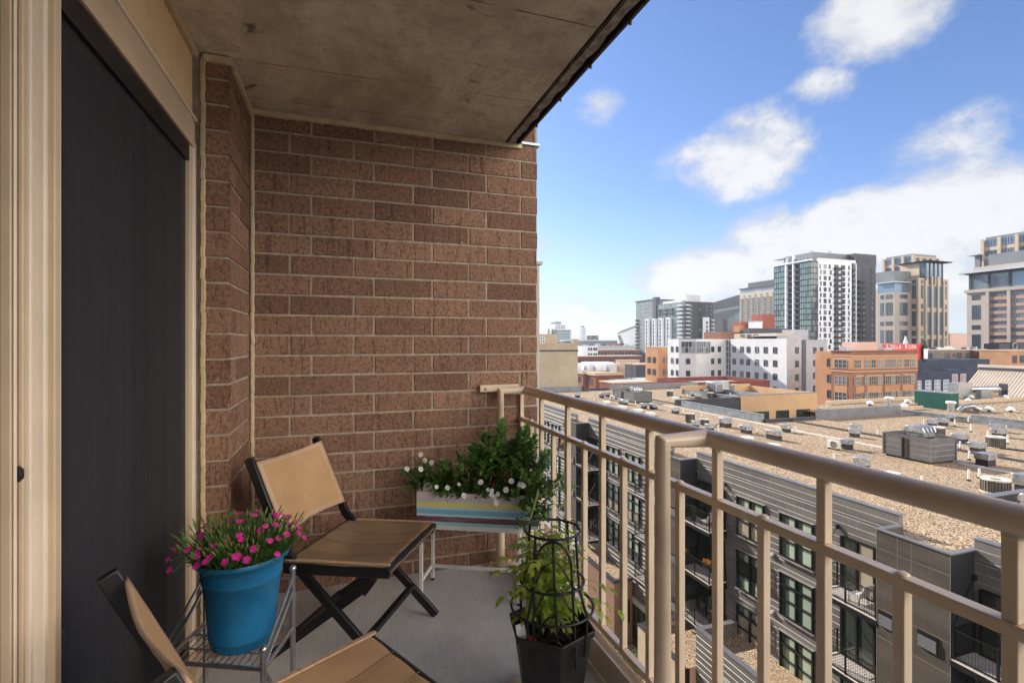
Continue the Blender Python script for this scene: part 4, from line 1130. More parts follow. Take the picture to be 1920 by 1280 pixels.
# balconies on both sides of every bay with full height doors behind
def balcony_mesh():
    """origin: slab top at the wall, balcony 2.7 m along +y, 1.3 m out (-x)"""
    L, D = 2.72, 1.28
    s = MB(); s.box(-D, 0, 0, L, -.05, 0, 0); s.box(-D-.03, 0, -.03, L+.03, -.26, -.051, 1)
    r = MB()
    for (x, y) in ((-D+.03, .03), (-D+.03, L/2), (-D+.03, L-.03), (-.06, .03), (-.06, L-.03)): r.box(x-.028, x+.028, y-.028, y+.028, 0, 1.1)
    for z in (.08, 1.08):
        r.box(-D+.01, -D+.05, .06, L-.06, z-.02, z+.02)
        for y in (.03, L-.03): r.box(-D+.06, -.09, y-.02, y+.02, z-.02, z+.02)
    n = 26
    for i in range(n): y = lerp(.1, L-.1, i/(n-1)); r.box(-D+.026, -D+.034, y-.004, y+.004, .1, 1.06)
    for i in range(10): z = lerp(.17, 1.0, i/9); r.box(-D+.0255, -D+.0345, .06, L-.06, z-.004, z+.004)
    for y in (.03, L-.03):
        for i in range(11): x = lerp(-D+.1, -.12, i/10); r.box(x-.004, x+.004, y-.004, y+.004, .1, 1.06)
        for i in range(10): z = lerp(.17, 1.0, i/9); r.box(-D+.06, -.09, y-.0045, y+.0045, z-.004, z+.004)
    c = []
    for y in (.03, L-.03): q = MB(); q.tube([(-.12, y, 2.70), (-D+.03, y, 1.1)], .018, 6); q.bar((-.13, y, 2.75), (0, y, 2.75), .1, .2); c.append(q)
    d = MB()
    d.box(-.03, 0, .12, L-.22, 0, 2.4, 1)
    for y in (.12, .95, 1.75, L-.22): d.box(-.09, -.03, y-.045, y+.045, 0, 2.4, 0)
    for z in (.04, 2.4): d.box(-.085, -.03, .165, L-.265, z-.04, z+.04, 0)
    return s, r, c, d
s, r, c_, d = balcony_mesh()
bal = s.build('balcony', [m_deck, m_frame], None)
r.build('balcony_railing', m_frame, None).parent = bal
for q in c_: q.build('hanger_rod', m_frame, None).parent = bal
d.build('balcony_door', [m_frame, m_pd], None).parent = bal
fst = True
for y in BAYS[1:]:
    for ya in (y+BW+.01, y-2.74):
        for k in range(3):
            loc = Vector((FX-.025, ya, -10.12-FLH*k))-ga.location
            if fst: bal.parent = ga; bal.location = loc; fst = False
            else: dup(bal, ga, loc)
b = MB()    # pale glazing and blinds behind some sunlit doors
for (y, k, z1) in ((15.05, 0, 2.35), (30.5, 1, 2.3), (45.95, 0, 2.3), (15.05, 2, 2.3)): b.box(FX-.062, FX-.058, y+.25, y+1.6, -10.05-FLH*k, -10.12-FLH*k+z1)
b.build('door_blind', m_pb, ga)
b = MB(); b.box(FX-.15, FX+.3, -8, 75, -19.5, -19.05); b.build('base_band', m_conc, ga)
b = MB(); b.box(FX+.05, FX+.3, -8, 75, GZ, -19.5); b.build('ground_floor_wall', m_rb, ga)
for y in (30.4, 34.2, 38, 42, 46): 
    b = MB(); b.box(FX-.0, FX+.06, y-1.3, y+1.3, GZ+.5, -19.7, 1)
    for yy in (y-1.3, y-.4, y+.4, y+1.3): b.box(FX-.08, FX+.0, yy-.05, yy+.05, GZ+.5, -19.7, 0)
    b.build('shop_window', [m_frame, m_pd], ga)
# low wings stepping down to the street
pa = thing('podium_wing', 'low grey clad podium with gravel top in front of the apartment building', 'building', (20.7, 14, GZ))
b = MB(); siding(b, 19.3, 2, 24.2, GZ, -15.12); b.box(19.31, 19.55, 2, 24.19, GZ, -15.13, 0); b.box(19.55, FX-.2, 23.95, 24.19, GZ, -15.13, 0); b.build('siding_wall', [m_side, m_lip], pa, ang=5)
b = MB(); b.box(19.25, 19.6, 2, 24.25, -15.118, -15.08); b.box(19.6, FX-.2, 23.9, 24.25, -15.119, -15.08); b.build('coping', m_capg, pa)
b = MB(); b.add([(19.55, 2, -15.85), (FX, 2, -15.85), (FX, 23.95, -15.85), (19.55, 23.95, -15.85)], [(0, 1, 2, 3)]); b.build('gravel_roof', m_gravel, pa)
for y in (21.3, 17.6, 13.5):
    b = MB(); b.box(19.24, 19.29, y-.9, y+.9, -18.6, -16.6, 1)
    for yy in (y-.9, y, y+.9): b.box(19.16, 19.24, yy-.05, yy+.05, -18.6, -16.6, 0)
    b.box(19.165, 19.24, y-.9, y+.9, -17.2, -17.1, 0); b.build('window', [m_frame, m_pg], pa)
for y in (19.9, 19.5): b = MB(); b.tube([(19.3, y, -16), (19.05, y, -16.05)], [.08, .1], 10); b.build('vent_cap', m_galv, pa)
pb = thing('masonry_wing', 'small tan masonry block with gravel top beside the grey podium', 'building', (20.2, 26.4, GZ))
b = MB(); b.box(18.2, 18.45, 24.3, 28.5, GZ, -17.0); b.box(18.45, FX-.16, 28.25, 28.5, GZ, -17.0); b.build('wall', m_tb, pb)
b = MB(); b.box(18.15, 18.5, 24.3, 28.55, -16.999, -16.93); b.box(18.5, FX-.16, 28.2, 28.55, -16.999, -16.93); b.build('coping', m_capd, pb)
b = MB(); b.add([(18.4, 24.25, -17.35), (FX-.15, 24.25, -17.35), (FX-.15, 28.3, -17.35), (18.4, 28.3, -17.35)], [(0, 1, 2, 3)]); b.build('gravel_roof', m_gravel, pb)
for y in (26.2, 26.7): b = MB(); b.tube([(18.2, y, -18.3), (18.0, y, -18.36)], [.09, .11], 10); b.build('vent_cap', m_white, pb)
pc = thing('brick_wing', 'brown brick low wing with dark coping and gravel top', 'building', (21, 38.5, GZ))
b = MB(); b.box(20.4, FX-.16, 35.3, 42, GZ, -17.7); b.build('wall', m_rb, pc)
b = MB(); b.box(20.3, 20.6, 35.2, 42, -17.699, -17.5); b.box(20.6, FX-.16, 35.2, 35.5, -17.699, -17.5); b.build('coping', m_capd, pc)
b = MB(); b.add([(20.6, 35.5, -17.62), (FX-.16, 35.5, -17.62), (FX-.16, 42, -17.62), (20.6, 42, -17.62)], [(0, 1, 2, 3)]); b.build('gravel_roof', m_gravel, pc)
b = MB(); b.box(20.9, 21.7, 35.24, 35.29, -21, -19.2, 1); b.box(20.85, 20.92, 35.2, 35.24, -21, -19.2, 0); b.box(21.68, 21.75, 35.2, 35.24, -21, -19.2, 0); b.build('window', [m_frame, m_pd], pc)
# trees in the street
def tree(name, label, c, h, r, n=2600, mat=None, group=None, leafs=.16, tw=.07):
    t = thing(name, label, 'tree', c, group)
    c = Vector(c); b = MB(); b.tube([c, c+zv*h*.3, c+zv*h*.55+Vector((.1*r, .05*r, 0)), c+zv*h*.85], [tw, tw*.8, tw*.55, tw*.15], 8)
    L = MB()
    for k in range(16):
        a = k*2.4; hh = rnd(.3, .8)*h; p = c+zv*hh; q = p+Vector((math.cos(a), math.sin(a), rnd(.2, .7)))*r*rnd(.5, .9)
        b.tube([p, p.lerp(q, .5)+zv*.05*r, q], [tw*.4, tw*.25, tw*.08], 6)
        for i in range(n//16):
            v = Vector((random.gauss(0, .36), random.gauss(0, .36), random.gauss(0, .28)))*r*.75
            w_ = q.lerp(p, rnd(0, .55))+v
            leaf(L, w_, rdir(.3, 2.4), leafs*rnd(.7, 1.3), leafs*.55, rnd(0, 1)*(.5+.5*random.random()), 0, .2, .2)
    b.build('trunk', m_bark, t); L.build('crown', mat or m_tree, t, ang=180)
    return t
tree('street_tree', 'young bushy green tree in the street beside the tan masonry block', (17.6, 30.0, GZ+.13), 3.4, 1.7, 5200)
tree('courtyard_tree', 'yellow green tree seen through the gap in the yellow brick wall', (61.2, 52.2, -14), 6.2, 1.2, 1500, leafs=.22)
# flower pots on the balconies
def bpot(name, label, c, mat, n=60, s=.3, box=True):
    t = thing(name, label, 'potted plant', c); c = Vector(c); b = MB()
    b.lathe([(.09, 0), (.13, .02), (.15, .26), (.16, .28), (.15, .28)], c, 14) if not box else b.box(c.x-.1, c.x+.1, c.y-.35, c.y+.35, c.z, c.z+.18)
    b.build('pot', m_curb, t)
    L = MB(); F = MB()
    for i in range(n*5):
        p = c+Vector((rnd(-.12, .12), rnd(-.35, .35) if box else rnd(-.12, .12), .2+rnd(0, s))); leaf(L, p, rdir(.1, 1.9), rnd(.07, .13), .045, rnd(0, 1))
    L.build('foliage', m_vine, t, ang=180)
    if mat:
        for i in range(n):
            p = c+Vector((rnd(-.14, .14), rnd(-.36, .36) if box else rnd(-.12, .12), .28+rnd(0, s)))
            for k in range(6): leaf(F, p, rdir(.1, 1.7), .06, .045, rnd(0, 1))
        F.build('blooms', mat, t, ang=180)
z0 = -10.12
bpot('flower_box', 'yellow and orange flower box on the middle balcony beside the dark bay', (21.1, 25.35, z0-FLH+.72), m_org)
bpot('potted_plant', 'tall green potted plant behind the wire railing of the upper balcony', (21.35, 27.0, z0), None, 70, .7, False)
bpot('potted_geranium', 'red orange geranium near the dark bay on the middle balcony', (21.1, 27.4, z0-FLH+.75), m_org, 22, .15, False)
bpot('potted_palm', 'spiky green plant on the balcony with furniture', (21.5, 17.0, z0-2*FLH), None, 60, .5, False)
bpot('flower_box', 'coral flower box high on the farthest visible balcony', (21.05, 46.6, z0+.72), m_org)
bpot('flower_box', 'bright orange flower box on the farthest balcony two floors down', (21.05, 46.6, z0-2*FLH+.72), m_org)
bpot('potted_grass', 'tall ornamental grass with orange tips on the balcony under the far bay', (21.2, 42.6, z0-FLH+.5), m_org, 10, .5)
bpot('potted_plant', 'trailing green plant on the farthest balcony one floor down', (21.05, 46.6, z0-FLH+.7), None)
lc = thing('lounge_chair', 'pale garden lounge chair on the lower balcony', 'chair', (21.6, 15.9, z0-2*FLH))
b = MB(); b.box(21.3, 21.9, 15.6, 16.1, z0-2*FLH+.3, z0-2*FLH+.36); b.bar((21.6, 15.62, z0-2*FLH+.36), (21.6, 15.35, z0-2*FLH+.95), .55, .05); b.build('seat', m_white, lc)
b = MB()
for x in (21.33, 21.87):
    for y in (15.62, 16.08): b.box(x-.015, x+.015, y-.015, y+.015, z0-2*FLH+.003, z0-2*FLH+.299)
b.build('legs', m_frame, lc)
for (x, y, z, l) in ((21.55, 26.0, z0, 'pale garden chair on the shaded upper balcony beside the dark bay'), (21.55, 16.3, z0, 'pale garden chair on the sunlit top balcony left of the nearest bay'), (21.5, 31.8, z0-FLH, 'pale garden chair on the middle balcony behind the corner post')):
    c = dup(lc, None, (x, y, z)); c['label'] = l
lc['group'] = 'garden chairs on the apartment balconies'
# ------------------------------------------------------------------ things on the gravel roof
def vent(x, y, label, w=.75, d=.6, ch=.32, hh=.30, holes=0, rz=0, lidonly=False, red=False):
    t = thing('roof_vent', label, 'roof vent', (x, y, ZR), 'box vents on the gravel roof', 0)
    w *= rnd(.68, .8); d *= rnd(.78, .9); hh += .04
    b = MB(); b.box(x-w/2, x+w/2, y-d/2, y+d/2, ZR, ZR+ch); b.build('curb', m_curb, t)
    b = MB(); b.box(x-w/2-.06, x+w/2+.06, y-d/2-.06, y+d/2+.06, ZR+ch+.002, ZR+ch+hh); b.box(x-w/2-.09, x+w/2+.09, y-d/2-.09, y+d/2+.09, ZR+ch+hh+.001, ZR+ch+hh+.03); hd_ = b.build('hood', m_galv, t, bev=.01)
    if holes:
        b = MB()
        for i in range(holes):
            yy = y if holes == 1 else lerp(y-d*.32, y+d*.32, i/(holes-1)); b.tube([(x-w/2-.065, yy, ZR+ch+hh*.5), (x-w/2-.03, yy, ZR+ch+hh*.5)], .085, 10)
            b.build('duct_mouth', m_red if red else m_curb, hd_); b = MB()
    return t
V = [
(35.4, 64.8, 'small white topped box vent left of the far grey enclosure, nearest the parapet gap'),
(36.9, 65.7, 'low box vent close behind the parapet gap beside the far enclosure'),
(32.3, 66.3, 'lone box vent at the far left of the gravel roof just above the hand rail'),
(34.3, 57.1, 'long white vent with three duct mouths at the foot of the far enclosure', dict(w=0.6, d=1.9, holes=3)),
(34.5, 52.7, 'box vent with one dark duct mouth in front of the far enclosure', dict(w=0.7, holes=1)),
(35.3, 51.9, 'wide box vent with two duct mouths at the end of the paver path', dict(w=0.6, d=1.2, holes=2)),
(35.5, 48.0, 'green tinged box vent beside the paver path in the middle of the roof', dict(w=0.8, d=0.7)),
(31.4, 39.4, 'small box vent just left of the short round condenser', dict(w=0.6)),
(31.4, 37.5, 'box vent close above the bend of the hand rail', dict(w=0.65)),
(34.4, 38.9, 'large box vent fed by a black conduit', dict(w=1.0, d=0.8, ch=0.4, hh=0.42)),
(33.8, 35.7, 'box vent with two dark mouths left of the long red mouthed vent', dict(w=0.7, d=0.95, holes=2)),
(33.8, 32.7, 'long vent with two red duct mouths in the middle of the roof', dict(w=0.6, d=1.5, ch=0.4, holes=2, red=True)),
(37.6, 35.0, 'square box vent touching the paver path behind the red mouthed vent', dict(w=0.7)),
(36.0, 28.0, 'box vent linked by a hose to the white split unit', dict(w=0.7, d=0.6, ch=0.4)),
(41.2, 31.4, 'box vent on the near side of the dark roof strip', dict(w=0.75)),
(43.5, 33.0, 'box vent on the far side of the dark roof strip', dict(w=0.75)),
(56.0, 69.2, 'tiny box vent left of the large air handler by the far parapet'),
(53.8, 65.4, 'tiny box vent directly in front of the large air handler', dict(w=0.8)),
(49.1, 62.1, 'box vent leftmost of the cluster before the courtyard wing'),
(47.7, 59.4, 'box vent second of the cluster before the courtyard wing', dict(w=0.8)),
(51.6, 56.9, 'box vent beside the ribbed courtyard parapet', dict(w=0.8)),
(53.1, 32.8, 'box vent behind the near enclosure, left of the pair by the white pipes', dict(w=0.85)),
(54.8, 32.9, 'box vent behind the near enclosure, right of the pair by the white pipes', dict(w=0.85)),
(58.8, 34.6, 'box vent right against the ribbed east parapet', dict(w=1.0)),
(47.0, 27.0, 'wide box vent just right of the near enclosure', dict(w=1.1, d=0.8)),
(44.2, 24.3, 'box vent in front of the round condenser at the right', dict(w=1.1, d=0.7)),
(39.9, 21.5, 'large box vent in the shadow path right of the near enclosure', dict(w=1.1, d=0.8, ch=0.42)),
(55.7, 29.2, 'rear box vent of two standing close together near the right edge', dict(w=0.9)),
(52.8, 27.5, 'front box vent with side mouth of two standing close together near the right edge', dict(w=1.0, d=0.7, holes=1)),
(30.8, 23.0, 'tall box vent close above the hand rail left of the near enclosure', dict(w=0.75, d=0.7, ch=0.4, hh=0.4)),
(35.2, 17.2, 'box vent by the lower right roof curb', dict(w=1.0, hh=0.5))
]
for a in V: vent(*a[:3], **(a[3] if len(a) > 3 else {}))
LIDS = [(32.6, 58.3, 'low white roof lid in front of the far enclosure'), (32.0, 53.5, 'low white lid behind the hand rail at the left'), (32.3, 50.5, 'white lid halfway along the left hand rail'), (32.0, 47.6, 'flat pale lid next to the left hand rail, nearest the corner post'), (31.3, 33.0, 'flat pale lid above the hand rail just right of the corner post'), (31.0, 30.1, 'white lid above the right hand rail'), (30.9, 21.4, 'white lid half hidden by the right hand rail below the near enclosure'), (44.4, 60.0, 'pale lid beside the far round condenser')]
DRUMS = [(45.8, 63.2, 'tall far round condenser beyond the far enclosure'), (32.8, 42.0, 'big brown round condenser near the bend of the hand rail', 0.42, 0.95), (33.2, 40.4, 'short brown round condenser beside the big one', 0.4, 0.6), (49.7, 59.2, 'round condenser in the vent cluster before the courtyard wing'), (48.3, 29.5, 'round condenser behind the near enclosure', 0.55, 0.75), (47.4, 24.9, 'round beige condenser near the right edge', 0.55, 0.8), (33.3, 17.5, 'wide round condenser at the lower right behind the roof curb', 0.6, 0.7)]
PIPES = [(34.7, 35.4), (37.7, 34.1), (31.6, 36.7), (31.3, 25.3), (35.7, 46.9), (43.6, 31.2), (53.1, 33.5), (55.6, 32.4), (59.0, 33.2), (53.3, 29.8), (52.1, 27.9), (56.3, 28.8), (49.8, 25.4), (44.0, 25.3), (40.6, 22.8), (34.5, 19.4), (35.8, 19.6), (31.0, 19.7), (48.3, 27.3), (34.9, 55.2), (33.6, 64.4), (47.3, 61.2), (53.7, 59.8), (36.2, 44.5), (32.4, 61.5)]
def lid(x, y, label):
    t = thing('roof_hatch', label, 'roof hatch', (x, y, ZR), 'low white lids on the gravel roof')
    b = MB(); b.box(x-.38, x+.38, y-.32, y+.32, ZR, ZR+.25); b.build('curb', m_condl, t)
    b = MB(); b.box(x-.44, x+.44, y-.38, y+.38, ZR+.252, ZR+.31); b.build('cover', m_pvc, t, bev=.01)
for (x, y, l) in LIDS: lid(x, y, l)
def drum(x, y, label, r=.42, h=.82):
    t = thing('condenser', label, 'air conditioner', (x, y, ZR), 'round condensers on the gravel roof')
    b = MB(); b.lathe([(r, .06), (r, h)], (x, y, ZR), 28); cs_ = b.build('casing', m_cond, t, ang=30)
    b = MB()
    for k in range(28): a = 2*PI*k/28; b.box(x+(r+.006)*math.cos(a)-.012, x+(r+.006)*math.cos(a)+.012, y+(r+.006)*math.sin(a)-.012, y+(r+.006)*math.sin(a)+.012, ZR+.06, ZR+h-.05)
    b.build('louvres', m_curb, cs_)
    b = MB(); b.lathe([(r+.02, h-.04), (r+.03, h), (r+.01, h+.045), (r*.72, h+.05), (r*.70, h+.02), (.05, h-.02), (.001, h-.02)], (x, y, ZR), 28, cap=False); b.build('fan_guard', m_condl, t)
    b = MB(); b.lathe([(r+.08, 0), (r+.08, .06)], (x, y, ZR+.002), 20); b.build('pad', m_paver, t)
for a in DRUMS: drum(*a)
def mini(x, y, label, rz=0):
    t = thing('mini_split', label, 'air conditioner', (x, y, ZR))
    b = MB(); b.box(x-.16, x+.16, y-.42, y+.42, ZR+.1, ZR+.68); b.build('casing', m_condl, t, bev=.02)
    b = MB(); b.lathe([(.001, 0), (.24, 0)], (0, 0, 0), 20, cap=False); 
    for v in b.v: v.xyz = (x-.165, y-.1+v.x, ZR+.39+v.y)
    b.tube([(x-.168, y-.1+.24*math.cos(2*PI*i/24), ZR+.39+.24*math.sin(2*PI*i/24)) for i in range(24)], .012, 6, closed=True)
    for k in range(5): z = ZR+.2+k*.095; b.box(x-.175, x-.167, y-.33, y+.13, z, z+.012)
    b.build('fan_grille', m_cond, t)
    b = MB(); b.box(x-.2, x+.2, y-.36, y-.3, ZR+.002, ZR+.098); b.box(x-.2, x+.2, y+.3, y+.36, ZR+.002, ZR+.098); b.build('feet', m_curb, t)
mini(35.2, 61.4, 'cream split air conditioner outdoor unit near the far grey enclosure'); mini(35.0, 28.3, 'white split air conditioner unit in front of the near grey enclosure')
pp = None
for i, (x, y) in enumerate(PIPES):
    b = MB(); h = rnd(.45, .7)
    if pp is None:
        b.tube([(0, 0, .06), (0, 0, .58)], .055, 10); pp = b.build('vent_pipe', m_pvc, None); fl = MB(); fl.lathe([(.14, 0), (.10, .03), (.065, .09)], (0, 0, 0), 12); f2 = fl.build('pipe_boot', m_curb, None); f2.parent = pp; o = pp
    else: o = pp.copy(); C.objects.link(o); q = f2.copy(); C.objects.link(q); q.parent = o
    o.location = (x, y, ZR); o.scale = (1, 1, h/.58)
    tag(o, 'thin white plastic vent pipe standing in the roof gravel', 'pipe', 'white vent pipes on the gravel roof')
def enclosure(x0, x1, y0, y1, zt, label, gap):
    t = thing('screen_enclosure', label, 'equipment screen', ((x0+x1)/2, (y0+y1)/2, ZR)); b = MB()
    zb = ZR+.14
    siding(b, x0, y0, y1, zb, zt-.03, .36); siding_s(b, y0, x0, x1, zb, zt-.03, .36)
    b.box(x0+.005, x0+.07, y0+.01, y1, zb, zt-.031, 0); b.box(x0+.07, x1, y0+.005, y0+.07, zb, zt-.031, 0); b.box(x1-.07, x1, y0+.07, y1, zb, zt-.031, 0); b.box(x0+.07, x1-.07, y1-.07, y1, zb, zt-.031, 0)
    b.build('screen_panels', [m_enc, mk('panel_reveal', (.17, .165, .16), .5)], t, ang=5)
    b = MB()
    for (xa, xb, ya, yb) in ((x0-.04, x0+.1, y0-.04, y1+.04), (x1-.1, x1+.04, y0-.04, y1+.04), (x0+.1, x1-.1, y0-.04, y0+.1), (x0+.1, x1-.1, y1-.1, y1+.04)): b.box(xa, xb, ya, yb, zt-.03, zt+.03)
    for (xx, yy) in ((x0-.01, y0-.01), (x1+.0, y0-.01), (x0-.01, y1)): b.box(xx-.045, xx+.045, yy-.045, yy+.045, zb, zt-.031)
    b.build('frame', m_enc, t)
    b = MB(); b.box(x0+.1, x1-.1, y0+.1, y0+.5, ZR, zb); b.build('plinth', m_curb, t); b = MB(); b.box(x0+.1, x1-.1, y1-.5, y1-.1, ZR, zb); b.build('plinth', m_curb, t)
    b = MB(); b.box(x0-.055, x0-.026, gap-.3, gap+.02, zb+.05, zt-.15); b.box(x0-.10, x0-.05, gap+.02, gap+.07, zb, zt-.1); b.build('gate', m_curb, t)
    return t
enclosure(36.25, 38.95, 57.7, 63.0, -5.35, 'far grey panelled equipment enclosure with a small shiny fan hood', 60.6)
enclosure(36.6, 39.05, 22.7, 25.75, -5.12, 'near grey panelled equipment enclosure around a large galvanised fan hood', 24.4)
def hood(x, y, z, label, s=1.):
    t = thing('fan_hood', label, 'fan hood', (x, y, ZR)); b = MB(); b.box(x-.5*s, x+.5*s, y-.55*s, y+.55*s, ZR+.02, z); b.build('curb', m_curb, t)
    b = MB(); b.box(x-.52*s, x+.52*s, y-.57*s, y+.57*s, z+.002, z+.28*s)
    pr = [(-.62, .28), (-.62, .40), (-.5, .62), (-.25, .72), (.45, .72), (.6, .62), (.68, .45), (.68, .28)]
    vs = [(x+sg*.62*s, y+p*s*1.0, z+q*s) for sg in (-1, 1) for p, q in pr]; n = len(pr)
    b.add(vs, [tuple(range(n)), tuple(range(2*n-1, n-1, -1))]+[(i, n+i, n+(i+1) % n, (i+1) % n) for i in range(n)]); b.build('hood', m_galv, t, bev=.01)
    b = MB()
    for k in range(3):
        xx = x+(-.35+k*.36)*s; b.tube([(xx, y-.60*s, z+.30*s), (xx, y-.66*s, z+.42*s), (xx, y-.55*s, z+.63*s), (xx, y-.25*s, z+.735*s)], .05*s, 8)
    b.build('ribs', m_cap, t)
hood(37.8, 24.1, -5.15, 'large galvanised fan hood rising out of the near grey enclosure')
hood(37.3, 58.9, -5.45, 'small shiny fan hood rising out of the far grey enclosure', .95)
hood(30.2, 14.2, -6.25, 'galvanised fan hood by the lower right roof edge', .85)
ru = thing('rooftop_unit', 'large pale grey boxy rooftop air handler near the far parapet', 'air handler', (56.3, 65.5, ZR))
b = MB(); b.box(54.9, 57.4, 64.2, 66.6, ZR+.25, ZR+1.75); b.build('casing', m_galv, ru, bev=.03)
b = MB(); b.box(54.8, 57.5, 64.1, 66.7, ZR, ZR+.25); b.build('curb', m_capd, ru)
b = MB()
for k in range(5): b.box(54.86, 54.898, 64.4+k*.42, 64.7+k*.42, ZR+.6, ZR+1.5)
b.box(55.2, 56.1, 64.14, 64.198, ZR+.5, ZR+1.4); b.build('access_panels', m_capg, ru)
ov = thing('duct_elbow', 'angled grey duct hood on the side of the large rooftop air handler', 'duct', (57.6, 64.6, ZR))
b = MB(); b.prism([(57.42, 64.3), (58.3, 64.0), (58.3, 65.6), (57.42, 65.9)], ZR+.05, ZR+1.2); b.build('duct', m_capg, ov)
# walkway pavers (each slab is loose, far too many to tell apart) and dark expansion strips
b = MB(); y = 17.0
while y < 58:
    for x in ((39.0,) if not 22 < y < 26 else (39.75,)):
        j = rnd(-.04, .04); b.box(x-.30+j, x+.30+j, y, y+.58, ZR-.01, ZR+.03+rnd(0, .01))
    y += .6
for x in range(12): b.box(40+x*.62, 40.6+x*.62, 26.2, 26.8, ZR-.01, ZR+.032)
o = b.build('walkway_pavers', m_paver); tag(o, 'line of pale concrete walkway slabs laid on the roof gravel', 'walkway', kind='stuff')
b = MB()
for (x0, x1, y0, y1) in ((43.1, 43.5, 8, 41), (40.6, 40.9, 54.5, 62)): b.box(x0, x1, y0, y1, ZR-.02, ZR+.12)
b.build('expansion_strip', m_strip, ga)
rc = thing('roof_curb', 'low grey roof curb with gravel inside at the right edge of the picture', 'roof curb', (29, 14.5, ZR))
b = MB(); b.box(28.9, 33.4, 16.1, 16.4, ZR, ZR+.42); b.box(33.41, 33.7, 8, 16.4, ZR, ZR+.42); b.build('curb_wall', m_capd, rc)
b = MB(); b.box(28.85, 33.4, 16.05, 16.45, ZR+.421, ZR+.46); b.box(33.405, 33.75, 8, 16.45, ZR+.421, ZR+.46); b.build('coping', m_capg, rc)
cb = thing('conduit', 'black flexible conduit snaking between two roof units', 'conduit', (33.8, 40, ZR))
b = MB(); b.tube([(33.3, 40.2, ZR+.3), (33.5, 39.7, ZR+.15), (33.9, 39.4, ZR+.18), (34.2, 39.1, ZR+.42)], .04, 8); b.build('hose', m_curb, cb)
cb = thing('conduit', 'short black hose joining the white split unit to its vent box', 'conduit', (35.5, 28.2, ZR))
b = MB(); b.tube([(35.2, 28.4, ZR+.3), (35.5, 28.2, ZR+.2), (35.8, 28.1, ZR+.35)], .04, 8); b.build('hose', m_curb, cb)
for i, (l, pts) in enumerate((('long black cable run lying on the gravel right of the near enclosure', [(44.5, 27.6), (46.5, 26.2), (47.6, 22.5), (47.2, 17), (48, 10)]), ('thin black cable run between the vents before the courtyard wing', [(46.2, 62.6), (47.2, 59.9), (49.2, 58.6), (51.4, 57.2)]))):
    cb = thing('conduit', l, 'conduit', (*pts[0], ZR)); b = MB(); b.tube([(x, y, ZR+.06) for x, y in pts], .045, 8); b.build('cable', m_curb, cb)
# ------------------------------------------------------------------ the city beyond
m_wht_b = mk('white_stucco_blocks', (.66, .66, .66), .85, var=.05, vs=.4, fine=.12, fs=2)
m_gry_b = mk('grey_masonry_and_shaded_white', (.43, .43, .45), .85, var=.08, vs=.8, fine=.35, fs=3)  # also greys the white office's south faces: shade put into the colour
m_glz = glass_mat('office_glass', (.03, .04, .05), (.10, .13, .15), .12, .6, .05)
m_glzb = glass_mat('blue_office_glass', (.05, .09, .15), (.12, .18, .26), .1, .7, .05)
m_glzg = glass_mat('green_curtain_glass', (.30, .40, .36), (.16, .25, .24), .12, .7, .12)
m_glzw = glass_mat('pale_curtained_glass', (.30, .33, .33), (.08, .10, .11), .15, .6, .1)
m_sky_g = glass_mat('sky_reflecting_glass', (.22, .29, .36), (.10, .14, .19), .08, .8, .04, .3)
m_dkp = mk('charcoal_panel', (.055, .057, .068), .6, var=.12, vs=.1)
m_mdp = mk('slate_panel', (.17, .185, .20), .55, var=.1, vs=.1)
m_whp = mk('white_panel', (.74, .76, .79), .5, var=.04, vs=.1)
m_lgp = mk('light_grey_panel', (.50, .53, .56), .5, .1, var=.08, vs=.1)
m_ob = brick_mat('orange_brick', [(.44, .215, .105), (.50, .25, .125), (.46, .29, .18)], scale=1.5)
m_ob2 = brick_mat('red_brown_brick', [(.25, .105, .062), (.29, .125, .072), (.28, .17, .115)], scale=1.5)
m_cor = mk('stone_band', (.52, .34, .22), .85, var=.1)
m_red2 = mk('red_panel', (.29, .07, .045), .7, var=.08, vs=.2)
m_mar = mk('maroon_brick', (.17, .045, .035), .9, var=.12, vs=.3)
m_nav = mk('navy_painted_brick', (.035, .045, .075), .85, var=.2, vs=.3, fine=.3, fs=4)
m_lim = mk('tan_limestone', (.52, .42, .31), .85, var=.06, vs=.1)
m_lim2 = mk('grey_limestone', (.42, .37, .33), .85, var=.06, vs=.1)
m_ply = mk('salmon_spandrel', (.42, .26, .20), .8, var=.06, vs=.1)
m_seam = mk('tan_standing_seam', (.56, .48, .38), .5, .1, var=.06, vs=.3)
m_grn = mk('green_corrugated_steel', (.03, .135, .105), .6, var=.1, vs=.8)
m_old = brick_mat('weathered_cream_brick', [(.36, .295, .20), (.42, .345, .245), (.40, .34, .26)], scale=1.1)
m_rrow = mk('dark_red_brick', (.20, .07, .045), .9, var=.15, vs=.3)
m_dkb = mk('dark_string_course', (.06, .055, .07), .8)
m_sign = mk('red_billboard_vinyl', (.62, .05, .045), .5, var=.05)
m_signw = mk('white_billboard_ink', (.85, .83, .78), .5, var=.03)
m_pinkb = mk('pink_render', (.60, .40, .32), .9, var=.06, vs=.2)
m_stad = mk('black_stadium_roof', (.035, .04, .052), .5, .2, var=.1, vs=.02)
m_stag = mk('stadium_glass_wall', (.12, .16, .16), .25, .3, var=.3, vs=.03)
m_stal = mk('pale_stadium_metal', (.58, .62, .66), .45, .3, var=.08, vs=.03)
m_bal = mk('dark_balcony_metal', (.025, .026, .03), .5)
